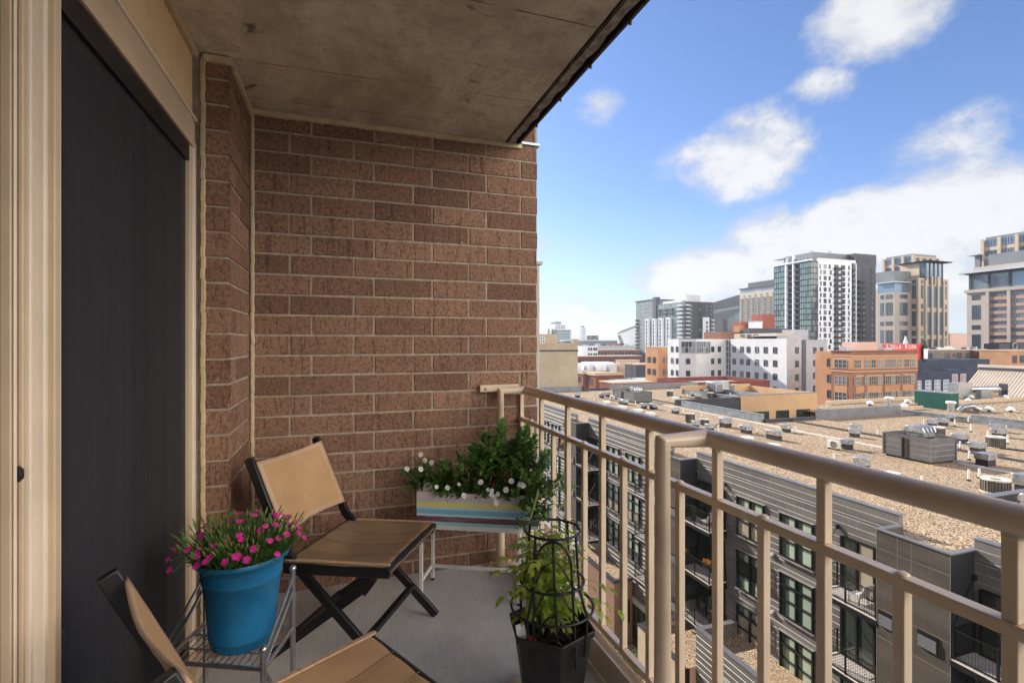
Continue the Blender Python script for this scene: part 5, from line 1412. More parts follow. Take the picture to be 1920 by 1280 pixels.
class Bld:
    def __init__(s, name, label, x, y, cat='building', group=None):
        s.t = thing(name, label, cat, (x, y, GZ), group); s.protos = {}; s.n = 0; s.rest = {}
    def box(s, name, mat, x0, x1, y0, y1, z0, z1):
        b = MB(); b.box(x0, x1, y0, y1, z0, z1); return b.build(name, mat, s.t)
    def prism(s, name, mat, poly, z0, z1):
        b = MB(); b.prism(poly, z0, z1); return b.build(name, mat, s.t)
    def win(s, P, ang, w, h, glass=None, frame=None, mc=2, mr=2, name='window', fr=.09, sill=False):
        """one window, lower centre at P; local -Y looks out of the wall"""
        glass = glass or m_glz; frame = frame or m_frame
        key = (round(w, 2), round(h, 2), glass.name, frame.name, mc, mr, name)
        def mesh(b, T=lambda v: v):
            g = MB()
            g.box(-w/2, w/2, -.03, .05, 0, h, 0)
            for i in range(mc+1): x = lerp(-w/2, w/2, i/mc); g.box(x-fr/2, x+fr/2, -.12, -.031, 0, h, 1)
            for i in range(mr+1):
                z = lerp(0, h, i/mr)
                for j in range(mc): g.box(lerp(-w/2, w/2, j/mc)+fr/2, lerp(-w/2, w/2, (j+1)/mc)-fr/2, -.115, -.031, z-fr/2, z+fr/2, 1)
            if sill: g.box(-w/2-.2, w/2+.2, -.2, 0, -.3, -fr/2-.002, 2)
            for f_, mi in zip(g.f, g.m): b.add([T(g.v[i]) for i in f_], [tuple(range(len(f_)))], mi)
        if s.n >= 96:
            k2 = (glass.name, frame.name)
            if k2 not in s.rest: s.rest[k2] = (MB(), glass, frame)
            ca, sa2 = math.cos(ang), math.sin(ang); P = Vector(P)
            mesh(s.rest[k2][0], lambda v: P+Vector((v.x*ca-v.y*sa2, v.x*sa2+v.y*ca, v.z))); return
        s.n += 1
        if glass is m_glz and random.random() < .22: glass = m_glzw; key = (round(w, 2), round(h, 2), glass.name, frame.name, mc, mr, name)
        if key not in s.protos:
            b = MB(); mesh(b); o = b.build(name, [glass, frame, m_conc], None, smooth=False); s.protos[key] = o
        else: o = s.protos[key].copy(); C.objects.link(o)
        o.parent = s.t; o.location = Vector(P)-s.t.location; o.rotation_euler = (0, 0, ang)
    def row(s, P, Q, fr_, zs, w, h, **k):
        P, Q = Vector((*P, 0)), Vector((*Q, 0)); d = Q-P; ang = math.atan2(d.y, d.x)
        for z in zs:
            for a in fr_: q = P+d*a; s.win((q.x, q.y, z), ang, w, h, **k)
    def done(s):
        for b, g, f_ in s.rest.values():
            o = b.build('small_windows', [g, f_, m_conc], s.t, smooth=False); o['kind'] = 'stuff'
    def curtain(s, name, P, Q, z0, z1, nc, nr, glass, frame, fr=.14, band=.45):
        """glass wall with floor bands and mullions"""
        P, Q = Vector((*P, 0)), Vector((*Q, 0)); d = Q-P; L = d.length; d.normalize(); n = Vector((d.y, -d.x, 0))
        b = MB(); Zv = Vector((0, 0, 1))
        for i in range(nc):
            for j in range(nr):
                a, c = P+d*L*i/nc+n*.05, P+d*L*(i+1)/nc+n*.05; za, zb = lerp(z0, z1, j/nr), lerp(z0, z1, (j+1)/nr)
                b.add([a+Zv*za, c+Zv*za, c+Zv*zb, a+Zv*zb], [(0, 1, 2, 3)], random.choice((0, 0, 0, 2)))
        for j in range(nr+1): z = lerp(z0, z1, j/nr); b.bar(P+n*.12+Zv*z, Q+n*.12+Zv*z, .18, band, 1)
        for i in range(nc+1): q = P+d*L*i/nc+n*.10; b.bar(q+Zv*z0, q+Zv*z1, fr, .14, 1, up=n)
        return b.build(name, [glass, frame, m_glzw if glass is not m_glzw else m_glzg], s.t, smooth=False)
    def balconies(s, P, Q, frs, zs, w=3., d=1.3, mat=None, name='balcony'):
        P, Q = Vector((*P, 0)), Vector((*Q, 0)); v = Q-P; ang = math.atan2(v.y, v.x)
        key = ('bal', w, d, (mat or m_bal).name)
        for z in zs:
            for a in frs:
                q = P+v*a
                if key not in s.protos:
                    b = MB(); b.box(-w/2, w/2, -d, -.06, -.22, 0); b.box(-w/2, w/2, -d, -d+.05, .12, 1.05); b.box(-w/2, -w/2+.05, -d+.05, -.06, .12, 1.05); b.box(w/2-.05, w/2, -d+.05, -.06, .12, 1.05)
                    for x in (-w/2+.02, 0, w/2-.07): b.box(x, x+.05, -d+.051, -d+.09, 0, .12)
                    o = b.build(name, mat or m_bal, None, smooth=False); s.protos[key] = o
                else: o = s.protos[key].copy(); C.objects.link(o)
                o.parent = s.t; o.location = Vector((q.x, q.y, z))-s.t.location; o.rotation_euler = (0, 0, ang)
def fl(z0, n, p): return [z0+i*p for i in range(n)]
# white angular office building
k = Bld('white_office', 'long white masonry office building with small dark windows and angled walls', 122, 128)
k.prism('wall', m_wht_b, [(104.6, 145.6), (104.6, 139.6), (108.4, 135.9), (121.5, 136.9), (121.5, 146)], GZ, 2.1)
k.box('wall', m_wht_b, 120.8, 126.2, 112.3, 134.3, GZ, 2.15)
k.box('wall', m_gry_b, 120.86, 126.25, 112.22, 112.3, GZ, 2.9)  # south face of the white block, its shade painted as greyer masonry
k.box('wall', m_gry_b, 134.6, 143.2, 118, 130, GZ, 1.8)
k.box('recessed_wall', m_nav, 126.26, 134.6, 119.5, 130, GZ, 1.2)
k.box('wall', m_gry_b, 126.26, 134.6, 121, 130, 1.21, 3.3)
k.curtain('glass_strip', (121.2, 136.9), (121.2, 134.3), -14, 1.9, 2, 8, m_glzb, m_lgp, .12, .2)
k.row((104.6, 145.6), (104.6, 139.6), (.42, .86), (-2.1, -6.0, -9.9, -13.8), 1.15, 1.75, mc=1, mr=2)
k.row((108.4, 135.9), (121.5, 136.9), (.53, .75), (-2.1, -6.0, -9.9, -13.8), 1.25, 1.75, mc=1, mr=2)
k.row((104.6, 139.6), (108.4, 135.9), (.55,), (-6.0, -9.9, -13.8), 1.25, 1.75, mc=1, mr=2)
k.curtain('corner_glass', (105.2, 139.0), (108.3, 135.95), -2.4, 1.3, 4, 2, m_glz, m_lgp, .1, .14); k.curtain('corner_glass', (108.5, 135.85), (114.2, 136.25), -2.4, 1.3, 6, 2, m_glzw, m_lgp, .1, .14)
for y in (132.7, 129.4, 126.7, 123.3, 119.9, 116.4): k.row((120.8, y+.5), (120.8, y-.5), (.5,), (-2.15, -6.05, -9.95, -13.85), 1.3, 1.8, mc=1, mr=2, glass=random.choice((m_glz, m_glz, m_glzw)))
k.row((120.8, 112.22), (126.2, 112.22), (.68,), (-2.15, -6.05, -9.95, -13.85), 1.15, 1.8, mc=1, mr=2)
k.row((134.6, 118), (143.2, 118), (.40, .72), (-2.3, -6.2, -10.1, -14.0), 1.15, 1.8, mc=1, mr=2)
k.box('penthouse', m_lim, 126.5, 134, 121.5, 139, 2.16, 3.9)
for (ya, yb) in ((134.2, 136.2), (131.5, 133.3), (128.6, 130.6)): k.box('louvre', m_dkb, 126.42, 126.495, ya, yb, 2.7, 3.6)
k.box('stair_house', m_gry_b, 141, 147, 128, 133, 1.9, 5.2)
k.box('coping', m_lgp, 120.75, 126.3, 112.2, 134.3, 2.901, 2.96); k.done()
# orange brick offices
k = Bld('orange_brick_office', 'three storey orange brick office building with banded windows', 126, 92)
k.box('wall', m_ob2, 114.4, 137.1, 88.1, 93.2, GZ, -1.1); k.box('wall', m_ob, 116, 137, 93.2, 99, GZ, -1.2)
k.box('frieze', m_ob, 114.32, 137.15, 88.02, 93.25, -5.3, -2.25); k.box('cornice', m_cor, 114.2, 137.2, 87.9, 93.3, -2.249, -2.0); k.box('cornice', m_ob2, 114.15, 137.25, 87.85, 93.3, -1.099, -.86); k.box('string_course', m_cor, 114.25, 137.2, 87.95, 93.28, -6.0, -5.75)
for x in [116.44]: k.row((x-1, 88.02), (x+1, 88.02), (.5,), (-5.0, -9.05, -12.9), 2.1, 1.95, mc=3, mr=2, frame=m_lim, fr=.075)
for x in [119.53, 121.61, 123.82, 126.37, 128.39, 130.63, 133.15, 135.29]: k.row((x-1, 88.02), (x+1, 88.02), (.5,), (-5.0, -9.05, -12.9), 1.55, 1.95, mc=2, mr=2, frame=m_lim, fr=.075, glass=random.choice((m_glz, m_glz, m_glzw)))
for (xa, xb) in ((116, 118.6), (119.6, 124.6), (125.7, 130.7), (131.8, 135.9)):
    k.box('spandrel', m_ob, xa, xb, 88.04, 88.099, -10.9, -9.3); k.box('lintel', m_cor, xa, xb, 88.03, 88.099, -7.0, -6.75)
k.row((114.32, 93.2), (114.32, 88.1), (.5,), (-5.0,), 3.2, 1.95, mc=3, mr=2, frame=m_lim, fr=.075); k.row((114.4, 93.2), (114.4, 88.1), (.5,), (-9.05, -12.9), 3.2, 1.95, mc=3, mr=2, frame=m_lim, fr=.075)
k.box('spandrel', m_ob, 114.33, 114.399, 89, 92.3, -10.9, -9.3)
k.row((116, 99), (116, 93.3), (.72,), (-4.9, -8.9, -12.8), 1.3, 1.9, mc=1, mr=2)
k.box('stair_house', m_pinkb, 121.5, 128, 91.5, 96, -1.1, 1.2); k.box('rooftop_duct', m_galv, 118, 120.4, 92, 94, -.9, -.1); k.box('rooftop_duct', m_galv, 131, 134, 92, 94, -.9, -.3)
k.done()
# dark residential tower with white front
k = Bld('dark_tower', 'tall charcoal residential tower with green glass side and white panelled front', 270, 225)
X0, Y0 = 248.7, 215.0
k.box('wall', m_dkp, X0+1, 300, Y0+.6, 240.4, GZ, 46.4); k.box('upper_block', m_mdp, 256, 300.2, 220, 240, 46.5, 52.6); k.box('upper_block', m_dkp, 282.6, 300.3, Y0+.5, 219.9, 46.41, 52.5)
k.curtain('curtain_wall', (X0, 240.4), (X0, 232.2), -6, 46, 5, 16, m_glzg, m_frame, .12, .5)
k.curtain('curtain_wall', (X0, 222.3), (X0, Y0), -6, 46, 6, 16, m_glzg, m_frame, .12, .5)
k.curtain('curtain_wall', (X0, Y0), (253.8, Y0), -6, 46, 5, 16, m_glz, m_frame, .12, .5)
k.box('white_fin', m_whp, X0-.5, X0+1, 231.2, 232.1, -8, 50.2); k.box('white_fin', m_whp, X0-.5, X0+1, 226.2, 227.0, -8, 51); k.box('terrace_slab', m_whp, X0-.7, X0+1.0, Y0-.3, 240.6, 46.6, 47.3)
for z in fl(-2.8, 16, 3.25): k.box('slot_balcony', m_mdp, X0-.2, X0+.95, 222.6, 226.1, z-.15, z+.15); k.box('slot_balcony', m_mdp, X0-.2, X0+.95, 227.1, 231.1, z-.15, z+.15)
k.box('terrace_canopy', m_lgp, X0-1.8, X0+3, 231, 239.5, 50.2, 50.5); k.box('canopy_post', m_lgp, X0+1.2, X0+1.6, 234, 234.4, 47.3, 50.2); k.curtain('terrace_glass', (X0+.2, 226), (X0+.2, Y0), 47.4, 48.9, 12, 1, m_glzw, m_lgp, .08, .08)
k.box('white_front', m_whp, 253.8, 279.4, Y0-.3, Y0+.59, -8, 48.2); k.box('white_front', m_whp, 279.401, 282.5, Y0-.3, Y0+.59, 46.5, 48.2); k.box('white_fin', m_whp, 281.9, 282.5, Y0-.9, Y0+.59, -8, 46.49)
F_ = lambda x: (x-253.8)/(279.4-253.8)
for i, z in enumerate(fl(-3.0, 15, 3.25)):
    j = .8 if i % 2 else 0
    for (x, w, mc) in ((255.2+j*.6, 1.0, 1), (258.9-j*.5, 2.0, 2), (262.3+j, 1.4, 2), (277.2-j*.4, 1.0, 1)): k.row((253.8, Y0-.3), (279.4, Y0-.3), (F_(x),), (z,), w, 2.3, mc=mc, mr=1, glass=random.choice((m_glz, m_glzw, m_glz)))
    k.row((253.8, Y0-.3), (279.4, Y0-.3), (F_(267.4), F_(272.6)), (z,), 3.2, 2.4, mc=3, mr=1, glass=random.choice((m_glzw, m_glz)))
    k.row((283, Y0+.5), (300, Y0+.5), (.12, .42, .82), (z,), 1.6, 2.0, mc=2, mr=1, glass=m_glzw)
k.balconies((253.8, Y0-.3), (279.4, Y0-.3), (F_(268.6),), fl(-3.2, 15, 3.25), 6.4, 1.4); k.balconies((279.4, Y0+.5), (281.9, Y0+.5), (.5,), fl(-3.2, 15, 3.25), 2.3, 1.2); k.balconies((283, Y0+.5), (300, Y0+.5), (.27,), fl(-3.2, 13, 3.25), 5.2, 1.3)
for x in (285, 289.5, 293): k.box('plant_louvre', m_bal, x, x+2.6, Y0+.42, Y0+.499, 47.4, 51.2)
for (x, y) in ((258, 224), (270, 222)): b = MB(); b.tube([(x, y, 52.7), (x, y, 53.6), (x+1.2, y, 54.2), (x+2.4, y, 53.6), (x+2.4, y, 52.7)], .35, 8); b.build('roof_vent', m_lgp, k.t)
k.done()
# tan hotel block
k = Bld('tan_hotel', 'distant tan and pale blue residential block with dark flat roof', 465, 460)
k.box('wall', m_lim, 453.6, 480, 420, 489.5, GZ, 58); k.box('top_floor', m_mdp, 454.6, 480, 421, 489.5, 58.01, 63.5); k.box('roof_slab', m_dkp, 452.6, 481, 419, 490.5, 63.51, 64.5); k.box('plant_floor', m_dkp, 458, 480, 415, 481, 64.51, 70.5); k.curtain('top_glass', (454.5, 489), (454.5, 422), 58.3, 63, 22, 1, m_glzw, m_lgp, .2, .3)
for y in (486, 477.5, 469, 460.5, 452, 443.5): k.curtain('glass_bay', (453.5, y-2.2), (453.5, y-5.0), -4, 56, 2, 20, m_sky_g, m_lim, .25, .6)
k.balconies((453.6, 486.5), (453.6, 440), (0, .18, .36, .54, .72, .9), fl(2, 17, 3.05), 3.0, 1.5, m_mdp); k.done()
# grey cluster with rounded balconies
k = Bld('grey_apartment_cluster', 'grey glass apartment block with white piers and corner balconies left of the stadium', 250, 340)
k.box('wall', m_mdp, 243, 268.5, 317.3, 381, GZ, 31); k.box('tall_wing', m_mdp, 243.6, 262, 357, 382.7, GZ, 35.5); k.box('roof_slab', m_dkp, 242, 263, 356.5, 383.7, 35.51, 36.1); k.box('stair_block', m_dkp, 241.9, 246, 352.5, 356.9, GZ, 37.4)
k.curtain('curtain_wall', (242.9, 382.7), (242.9, 357.2), -8, 35.4, 10, 13, m_glzw, m_mdp, .4, .7); k.curtain('curtain_wall', (242.9, 352.3), (242.9, 320), -8, 30.8, 13, 12, m_glzg, m_mdp, .35, .6)
k.box('end_wall', m_dkp, 243.0, 268.5, 317.0, 317.29, -10, 31.2); 
for (ya, yb) in ((366.04, 361.38), (356.08, 351.63), (346.91, 342.29), (337.43, 332.68)):
    k.box('white_pier', m_whp, 240.6, 242.7, ya-.9, ya, -8, 19.8); k.box('white_pier', m_whp, 240.6, 242.7, yb, yb+.9, -8, 19.8); k.box('white_pier', m_whp, 240.6, 242.7, yb+.901, ya-.901, 18.9, 19.8)
    k.curtain('bay_glass', (241, ya-1), (241, yb+1), -8, 18.8, 1, 9, m_glz, m_lgp, .2, .7)
k.balconies((242.9, 324), (242.9, 317.2), (.4,), fl(-5, 12, 3.0), 6.4, 1.7, m_lgp); k.balconies((243, 317), (268.5, 317), (.075,), fl(-5, 12, 3.0), 3.6, 1.7, m_lgp)
k.balconies((242.9, 352.3), (242.9, 320), (.12, .38, .62), (22.4, 25.6), 4.4, 1.6, m_bal); k.balconies((242.9, 382), (242.9, 378), (.3,), fl(-5, 9, 3.0), 3.2, 1.6, m_bal)
k.curtain('stair_glass', (255.6, 317.0), (258.2, 317.0), -10, 30, 2, 13, m_glz, m_frame, .3, 1.0)
k.box('white_end_panel', m_whp, 258.6, 264.6, 316.4, 316.99, -10, 19.6); k.row((243, 317), (268.5, 317), (.24, .78, .93), fl(-4, 11, 3.1), 1.6, 1.9, mc=2, mr=1, glass=m_glzw); k.row((258.6, 316.4), (264.6, 316.4), (.62,), fl(-4, 7, 3.1), 1.5, 2.0, mc=1, mr=1)
k.balconies((243, 317), (268.5, 317), (.95,), fl(-4, 8, 3.0), 2.6, 1.6, m_lgp); k.box('penthouse', m_lgp, 246, 258.5, 319, 330, 31.01, 36.4); k.box('penthouse', m_whp, 243.5, 246, 322, 345, 31.01, 32.8); k.done()
# stadium : faceted black and glass bulk with a pale metal prow on its left
sd_ = thing('stadium', 'huge faceted black and glass stadium with a pale pointed prow', 'stadium', (560, 680, GZ))
def slab3(b, pts, off, mi=0):
    n = len(pts); q = [Vector(p) for p in pts]; o_ = Vector(off)
    return b.add(q+[p+o_ for p in q], [tuple(range(n)), tuple(range(2*n-1, n-1, -1))]+[(i, n+i, n+(i+1) % n, (i+1) % n) for i in range(n)], mi)
b = MB(); slab3(b, [(551.2, 674.3, 58.8), (621.0, 666.6, 79.1), (695.5, 652.1, 95.9), (695.5, 652.1, 72.1), (621.0, 666.6, 60.7), (551.2, 674.3, 48.5)], (90, 120, -10)); b.build('roof', m_stad, sd_)
b = MB(); slab3(b, [(551.9, 675.1, 48.6), (621.7, 667.5, 60.8), (696.3, 652.9, 72.2), (696.3, 652.9, -51.8), (551.9, 675.1, -50.2)], (80, 110, 0)); b.build('glass_wall', m_stag, sd_)
b = MB(); slab3(b, [(554.8, 663.6, 43.8), (608.1, 655.1, 55.4), (608.1, 655.1, 49.4), (572.5, 657.7, 31.9), (554.8, 663.6, 31.9)], (2, 3, 0)); slab3(b, [(591.5, 655.5, 1.3), (605.9, 652.7, 25.3), (605.9, 652.7, -7.2)], (2, 3, 0)); b.build('dark_facet', m_stad, sd_)
b = MB(); slab3(b, [(443.5, 758.1, 14.9), (452.3, 757.2, 20.4), (504.8, 758.6, 34.7), (504.8, 758.6, -54.2), (461.6, 752.0, -3.2), (449.4, 754.0, -0.5)], (70, 100, 0)); b.build('prow', m_stal, sd_)
b = MB(); slab3(b, [(440.1, 754.0, 13.5), (451.9, 753.1, 20.7), (502.5, 755.1, 37.3), (502.5, 755.1, 34.5), (455.3, 752.0, 18.9)], (60, 90, 0)); slab3(b, [(440.3, 750.7, 11.2), (444.5, 749.3, 12.1), (450.5, 747.3, -4.1), (444.5, 749.3, -4.1)], (6, 8, 0)); b.build('prow_edge', m_mdp, sd_)
# stone tower with stepped crown
def crown_tower(k, x0, x1, y0, y1, z0, z1, ny, nx, wall=None):
    wall = wall or m_lim
    k.box('crown_wall', wall, x0+.4, x1, y0+.4, y1, z0, z1-1.6); k.box('crown_glass', m_mdp, x0+1, x1-.8, y0+1, y1-1, z1-1.6, z1)
    for i in range(ny+1): y = lerp(y1, y0, i/ny); k.box('crown_pier', wall, x0-.5, x0+.39, y-.75, y+.75, z0, z1-.9)
    for i in range(1, nx+1): x = lerp(x0, x1, i/nx); k.box('crown_pier', wall, x-.75, x+.75, y0-.5, y0+.39, z0, z1-2.4)
    for i in range(ny):
        ya, yb = lerp(y1, y0, i/ny)-1.2, lerp(y1, y0, (i+1)/ny)+1.2
        if ya-yb < .5: continue
        for (h, zz, g) in ((3.6, z1-5.4, m_sky_g), (2.8, z1-10.6, m_glz), (3.0, z1-15.6, m_sky_g)): k.row((x0+.38, ya), (x0+.38, yb), (.5,), (zz,), ya-yb, h, mc=4, mr=2, glass=g, fr=.14)
    for i in range(nx):
        xa, xb = lerp(x0, x1, i/nx)+1.2, lerp(x0, x1, (i+1)/nx)-1.2
        for (h, zz, g) in ((2.6, z1-5.4, m_glz), (2.8, z1-10.6, m_glz), (3.0, z1-15.6, m_glz)): k.row((xa, y0+.38), (xb, y0+.38), (.5,), (zz,), xb-xa, h, mc=3, mr=1, glass=g, fr=.14)
k = Bld('stone_tower', 'tan limestone office tower with stepped crown right of the charcoal tower', 365, 240)
crown_tower(k, 363.6, 388.9, 236.3, 255.7, 38, 60.4, 3, 4)
k.box('wall', m_lim, 355, 388, 237, 258, GZ, 38.0)
# left lower block, grey limestone
k.box('wall', m_lim2, 336.5, 352, 229.6, 240.9, GZ, 33); k.box('window_band', m_sky_g, 336.9, 351.6, 230, 240.9, 33.01, 39.2); k.box('band_cap', m_lgp, 334.8, 352.4, 228.2, 241.5, 39.21, 39.8); k.box('plant_block', m_mdp, 339, 355, 232, 246, 39.81, 47.2)
for z, h in ((29, 2.6), (18.2, 8.2), (11.6, 2.6), (.4, 8.2), (-5.6, 2.6), (-16, 8.0)):
    k.row((336.5, 240.9), (336.5, 229.6), (.28,), (z,), 1.9, h, mc=2, mr=3, glass=m_sky_g, fr=.12); k.row((336.5, 240.9), (336.5, 229.6), (.68,), (z,), 4.2, h, mc=4, mr=3, glass=m_glz, fr=.12)
    k.row((336.5, 229.6), (352, 229.6), (.52,), (z,), 7.0, h, mc=4, mr=3, glass=m_glz, fr=.12)
# right block with tall glazed bays
k.box('wall', m_lim, 350.8, 379.6, 224.8, 236.9, GZ, 42.2); k.box('corner_glass', m_glz, 357, 373, 224.6, 240, 42.21, 52.6); k.box('crown_side', m_lim, 356.6, 356.99, 228, 240, 42.21, 52.6)
for x in (359, 363, 367, 371): k.box('sky_glass', m_sky_g, x-1.2, x+1.2, 224.5, 224.59, 42.3, 52.2); k.box('canopy', m_lgp, 354.5, 378, 221.5, 240, 52.61, 53.2)
for x in (357, 361, 365, 369, 373): k.box('canopy_pier', m_dkp, x-.45, x+.45, 224.2, 224.59, 38, 52.6)
for z, h in ((38.6, 2.4), (29.0, 8.6), (22.5, 3), (11.3, 9.4), (5, 3.2), (-6, 9.2), (-12, 3.4)):
    k.row((350.8, 230), (350.8, 224.8), (.5,), (z,), 2.4, h, mc=2, mr=3, glass=m_glz, fr=.12)
    k.row((350.8, 224.8), (379.6, 224.8), (.12, .9), (z,), 2.0, h, mc=2, mr=3, glass=m_glz, fr=.12)
    if h > 5:
        k.row((350.8, 224.8), (379.6, 224.8), (.32, .52, .72), (z-5.6,), 4.4, h+5.2, mc=4, mr=6, glass=random.choice((m_glzb, m_sky_g, m_glz)), fr=.14)
for f_ in (.22, .42, .62, .81): x = lerp(350.8, 379.6, f_); k.box('pier', m_lim, x-.7, x+.7, 224.0, 224.79, GZ, 40.5)
for f_ in (.42, .62): x = lerp(350.8, 379.6, f_); k.box('pier_cap', m_lim, x-.7, x+.7, 224.0, 224.79, 40.51, 43.4)
k.done()
# big stone tower at the right edge
k = Bld('stone_tower', 'larger limestone office tower cut by the right edge of the picture', 345, 170)
x_ = 337.2
k.box('wall', m_lim2, x_, 366, 140, 190.5, GZ, 28.6); k.box('cornice', m_lim2, x_-1.2, 366, 140, 191.2, 28.61, 30.4); k.box('window_band', m_sky_g, x_+.6, 365, 141, 189.6, 30.41, 39.4); k.box('canopy', m_lgp, x_-4.5, 366, 140, 192.5, 39.41, 40.2); k.box('setback', m_lim2, x_+1.5, 365, 141, 188.5, 40.21, 43); k.box('setback_band', m_mdp, x_+4, 364, 141, 182.5, 43.01, 49.5)
for y in (189.2, 180.2, 171, 162, 153): k.box('band_pier', m_dkp, x_+.2, x_+.59, y-.5, y+.5, 30.41, 39.4)
for i in range(28): y = 189-i*1.35; k.box('canopy_bracket', m_dkp, x_-4, x_+.5, y-.16, y+.16, 38.7, 39.4)
for z, h in ((24.6, 2.4), (13.6, 8.0), (8.0, 2.4), (-2.8, 8.0), (-8, 2.6), (-19, 8.2)): k.row((x_, 190.5), (x_, 181), (.47,), (z,), 3.9, h, mc=4, mr=4 if h > 5 else 1, glass=m_sky_g if z > 10 else m_glz, fr=.12)
for (ya, yb) in ((179.6, 171.8), (170.2, 155.5)):
    for z in fl(-20, 13, 3.85):
        k.row((x_, ya), (x_, yb), (.5,), (z-.35,), ya-yb, 1.75, mc=7 if ya > 175 else 13, mr=1, glass=m_sky_g if z > 8 else m_glz, fr=.12)
        k.box('spandrel', m_ply, x_-.35, x_-.001, yb, ya, z+1.5, z+3.3)
for y in (180.4, 171): k.box('pier', m_lim2, x_-1.1, x_-.001, y-.7, y+.7, GZ, 28.6)
crown_tower(k, 343.5, 364, 148, 186.5, 40.3, 59.8, 5, 2); k.box('crown_canopy', m_lgp, 340, 346, 186.6, 192.5, 50.2, 50.7); k.box('stair_block', m_mdp, 343, 350, 186.6, 190, 40.3, 50.19)
k.done()
# old cream brick warehouse
k = Bld('cream_brick_warehouse', 'weathered cream brick warehouse wall with dark string course behind the brick balcony wall', 45, 106)
k.box('wall', m_old, 28, 50.8, 104.1, 125, GZ, -.9); k.box('string_course', m_dkb, 27.9, 50.9, 104.0, 104.099, -.9+.001, -.55); k.box('parapet', m_old, 28, 50.8, 104.1, 125, -.899, .9); k.box('corner_pier', m_old, 49.7, 50.95, 104.0, 105.2, .901, 1.9); k.box('upper_wall', m_old, 28, 46.6, 106, 125, .901, 3.0)
k.row((28, 106), (46.6, 106), (.80,), (.95,), 1.0, 1.35, mc=2, mr=2, glass=m_glzw, frame=m_whp); k.box('downpipe', m_dkb, 43.4, 43.7, 103.95, 104.09, -10.5, -10.1); k.done()
# red brick row with white condensers on its roof
k = Bld('red_brick_row', 'red brick terrace with cream cornice and white boxes on its roof', 96, 174)
k.box('wall', m_rrow, 90.4, 102.3, 170, 176.8, GZ, -11.5); k.box('cornice', m_tb, 90.0, 102.5, 169.7, 177, -11.499, -10.4); k.box('wall', m_rrow, 92, 102, 177.001, 184.5, GZ, -11.4); k.box('bay_wall', m_ob2, 89.4, 91.99, 178.6, 184.4, GZ, -11.5); k.box('cornice', m_tb, 89.0, 102, 178.3, 184.6, -11.399, -10.2)
k.row((90.4, 176.8), (90.4, 170), (.42,), (-15.0, -19), 2.3, 2.1, mc=2, mr=2); k.row((89.4, 184.4), (89.4, 178.6), (.5,), (-14.6, -18.6), 2.3, 2.1, mc=2, mr=2); k.done()
for i, (x, y, l) in enumerate(((88.8, 187, 'leftmost'), (93.0, 183.5, 'second from left'), (95.2, 179.8, 'third from left'), (99.2, 176.5, 'rightmost and greyest'))):
    t = thing('rooftop_box', 'white rooftop box on the red brick terrace, %s of the four' % l, 'rooftop box', (x, y, -11.4), 'white boxes on the red brick roof')
    b = MB(); b.box(x, x+3.2, y-1.4, y+1.4, -11.4, -7.6); b.build('casing', m_whp if i < 3 else m_lgp, t); b = MB(); b.box(x-.06, x-.002, y-1.0, y+.9, -10.6, -8.2); b.build('louvre', m_lgp, t); b = MB(); b.box(x-.1, x+3.3, y-1.5, y+1.5, -7.599, -7.4); b.build('lid', m_whp, t)
# the low roofs and small blocks between
def low(name, label, x0, x1, y0, y1, z1, wall, cap=None, extra=None, cat='building'):
    q = Bld(name, label, (x0+x1)/2, (y0+y1)/2, cat); q.box('wall', wall, x0, x1, y0, y1, GZ, z1)
    if cap:
        q.box('coping', cap, x0-.15, x1+.15, y0-.15, y1+.15, z1+.001, z1+.4); q.box('flat_roof', m_conc, x0+.25, x1-.25, y0+.25, y1-.25, z1+.401, z1+.43)
    if extra: extra(q)
    q.done(); return q
low('low_brick_block', 'low brown brick block in front of the red brick terrace', 76.3, 90, 132.6, 141, -11.2, m_rrow, m_cor, lambda q: (q.box('side_wall', m_rrow, 90.001, 97, 134, 141, GZ, -11.4), q.row((76.3, 132.6), (90, 132.6), (.3, .7), (-16, ), 1.4, 1.8)))
low('tan_block', 'windowless tan stucco block behind the white roof boxes', 119.8, 130.1, 202.4, 206, -7.5, m_tb, m_conc, lambda q: (q.box('side_wall', m_tb, 130.101, 133, 203, 207, GZ, -9.3), q.box('parapet', m_whp, 106, 119.4, 206, 214, GZ, -8.2)))
low('parking_deck', 'pale concrete parking deck wall with thin lamp posts', 96, 118, 160, 172, -13.2, m_conc, m_lim, lambda q: (q.box('wall', m_lim, 112, 121, 155, 160, GZ, -12), q.box('lamp_post', m_dkb, 99, 99.15, 159, 159.15, -13, -6.5), q.box('lamp_post', m_dkb, 109, 109.15, 159.3, 159.45, -13, -7)))
low('long_brick_block', 'long low purple brown brick block below the distant skyline', 140, 194, 298.9, 312, -8.6, m_mar, m_conc, lambda q: (q.row((140, 298.9), (194, 298.9), [i/14 for i in range(1, 14)], (-13.4,), 2.4, 2.6, mc=3, mr=2), q.box('rooftop_screen', m_dkb, 146, 152, 301, 306, -12.2, -8.7)))
low('brick_warehouse', 'distant red brick warehouse with white cornice and tall windows', 196, 246, 376.6, 388, -5.8, m_ob2, m_whp, lambda q: q.row((196, 376.6), (246, 376.6), [i/15 for i in range(1, 15)], (-13.0,), 1.6, 5.4, mc=2, mr=3))
low('white_framed_block', 'small white apartment block with dark square windows in the distance', 170, 183, 340.8, 350, -2.2, m_whp, m_lgp, lambda q: q.row((170, 340.8), (183, 340.8), (.42, .58, .76, .9), (-5.5, -9.6), 1.5, 2.2, mc=1, mr=2))
low('grey_modern_block', 'low grey modern block on the left horizon', 255, 318, 543, 560, 1.6, m_mdp, m_lgp, lambda q: (q.box('roof_slab', m_lgp, 250, 322, 541, 562, 2.1, 3.2), q.curtain('window_band', (272, 542.9), (318, 542.9), -3, 1.2, 16, 1, m_glzb, m_mdp, .3, .5)))
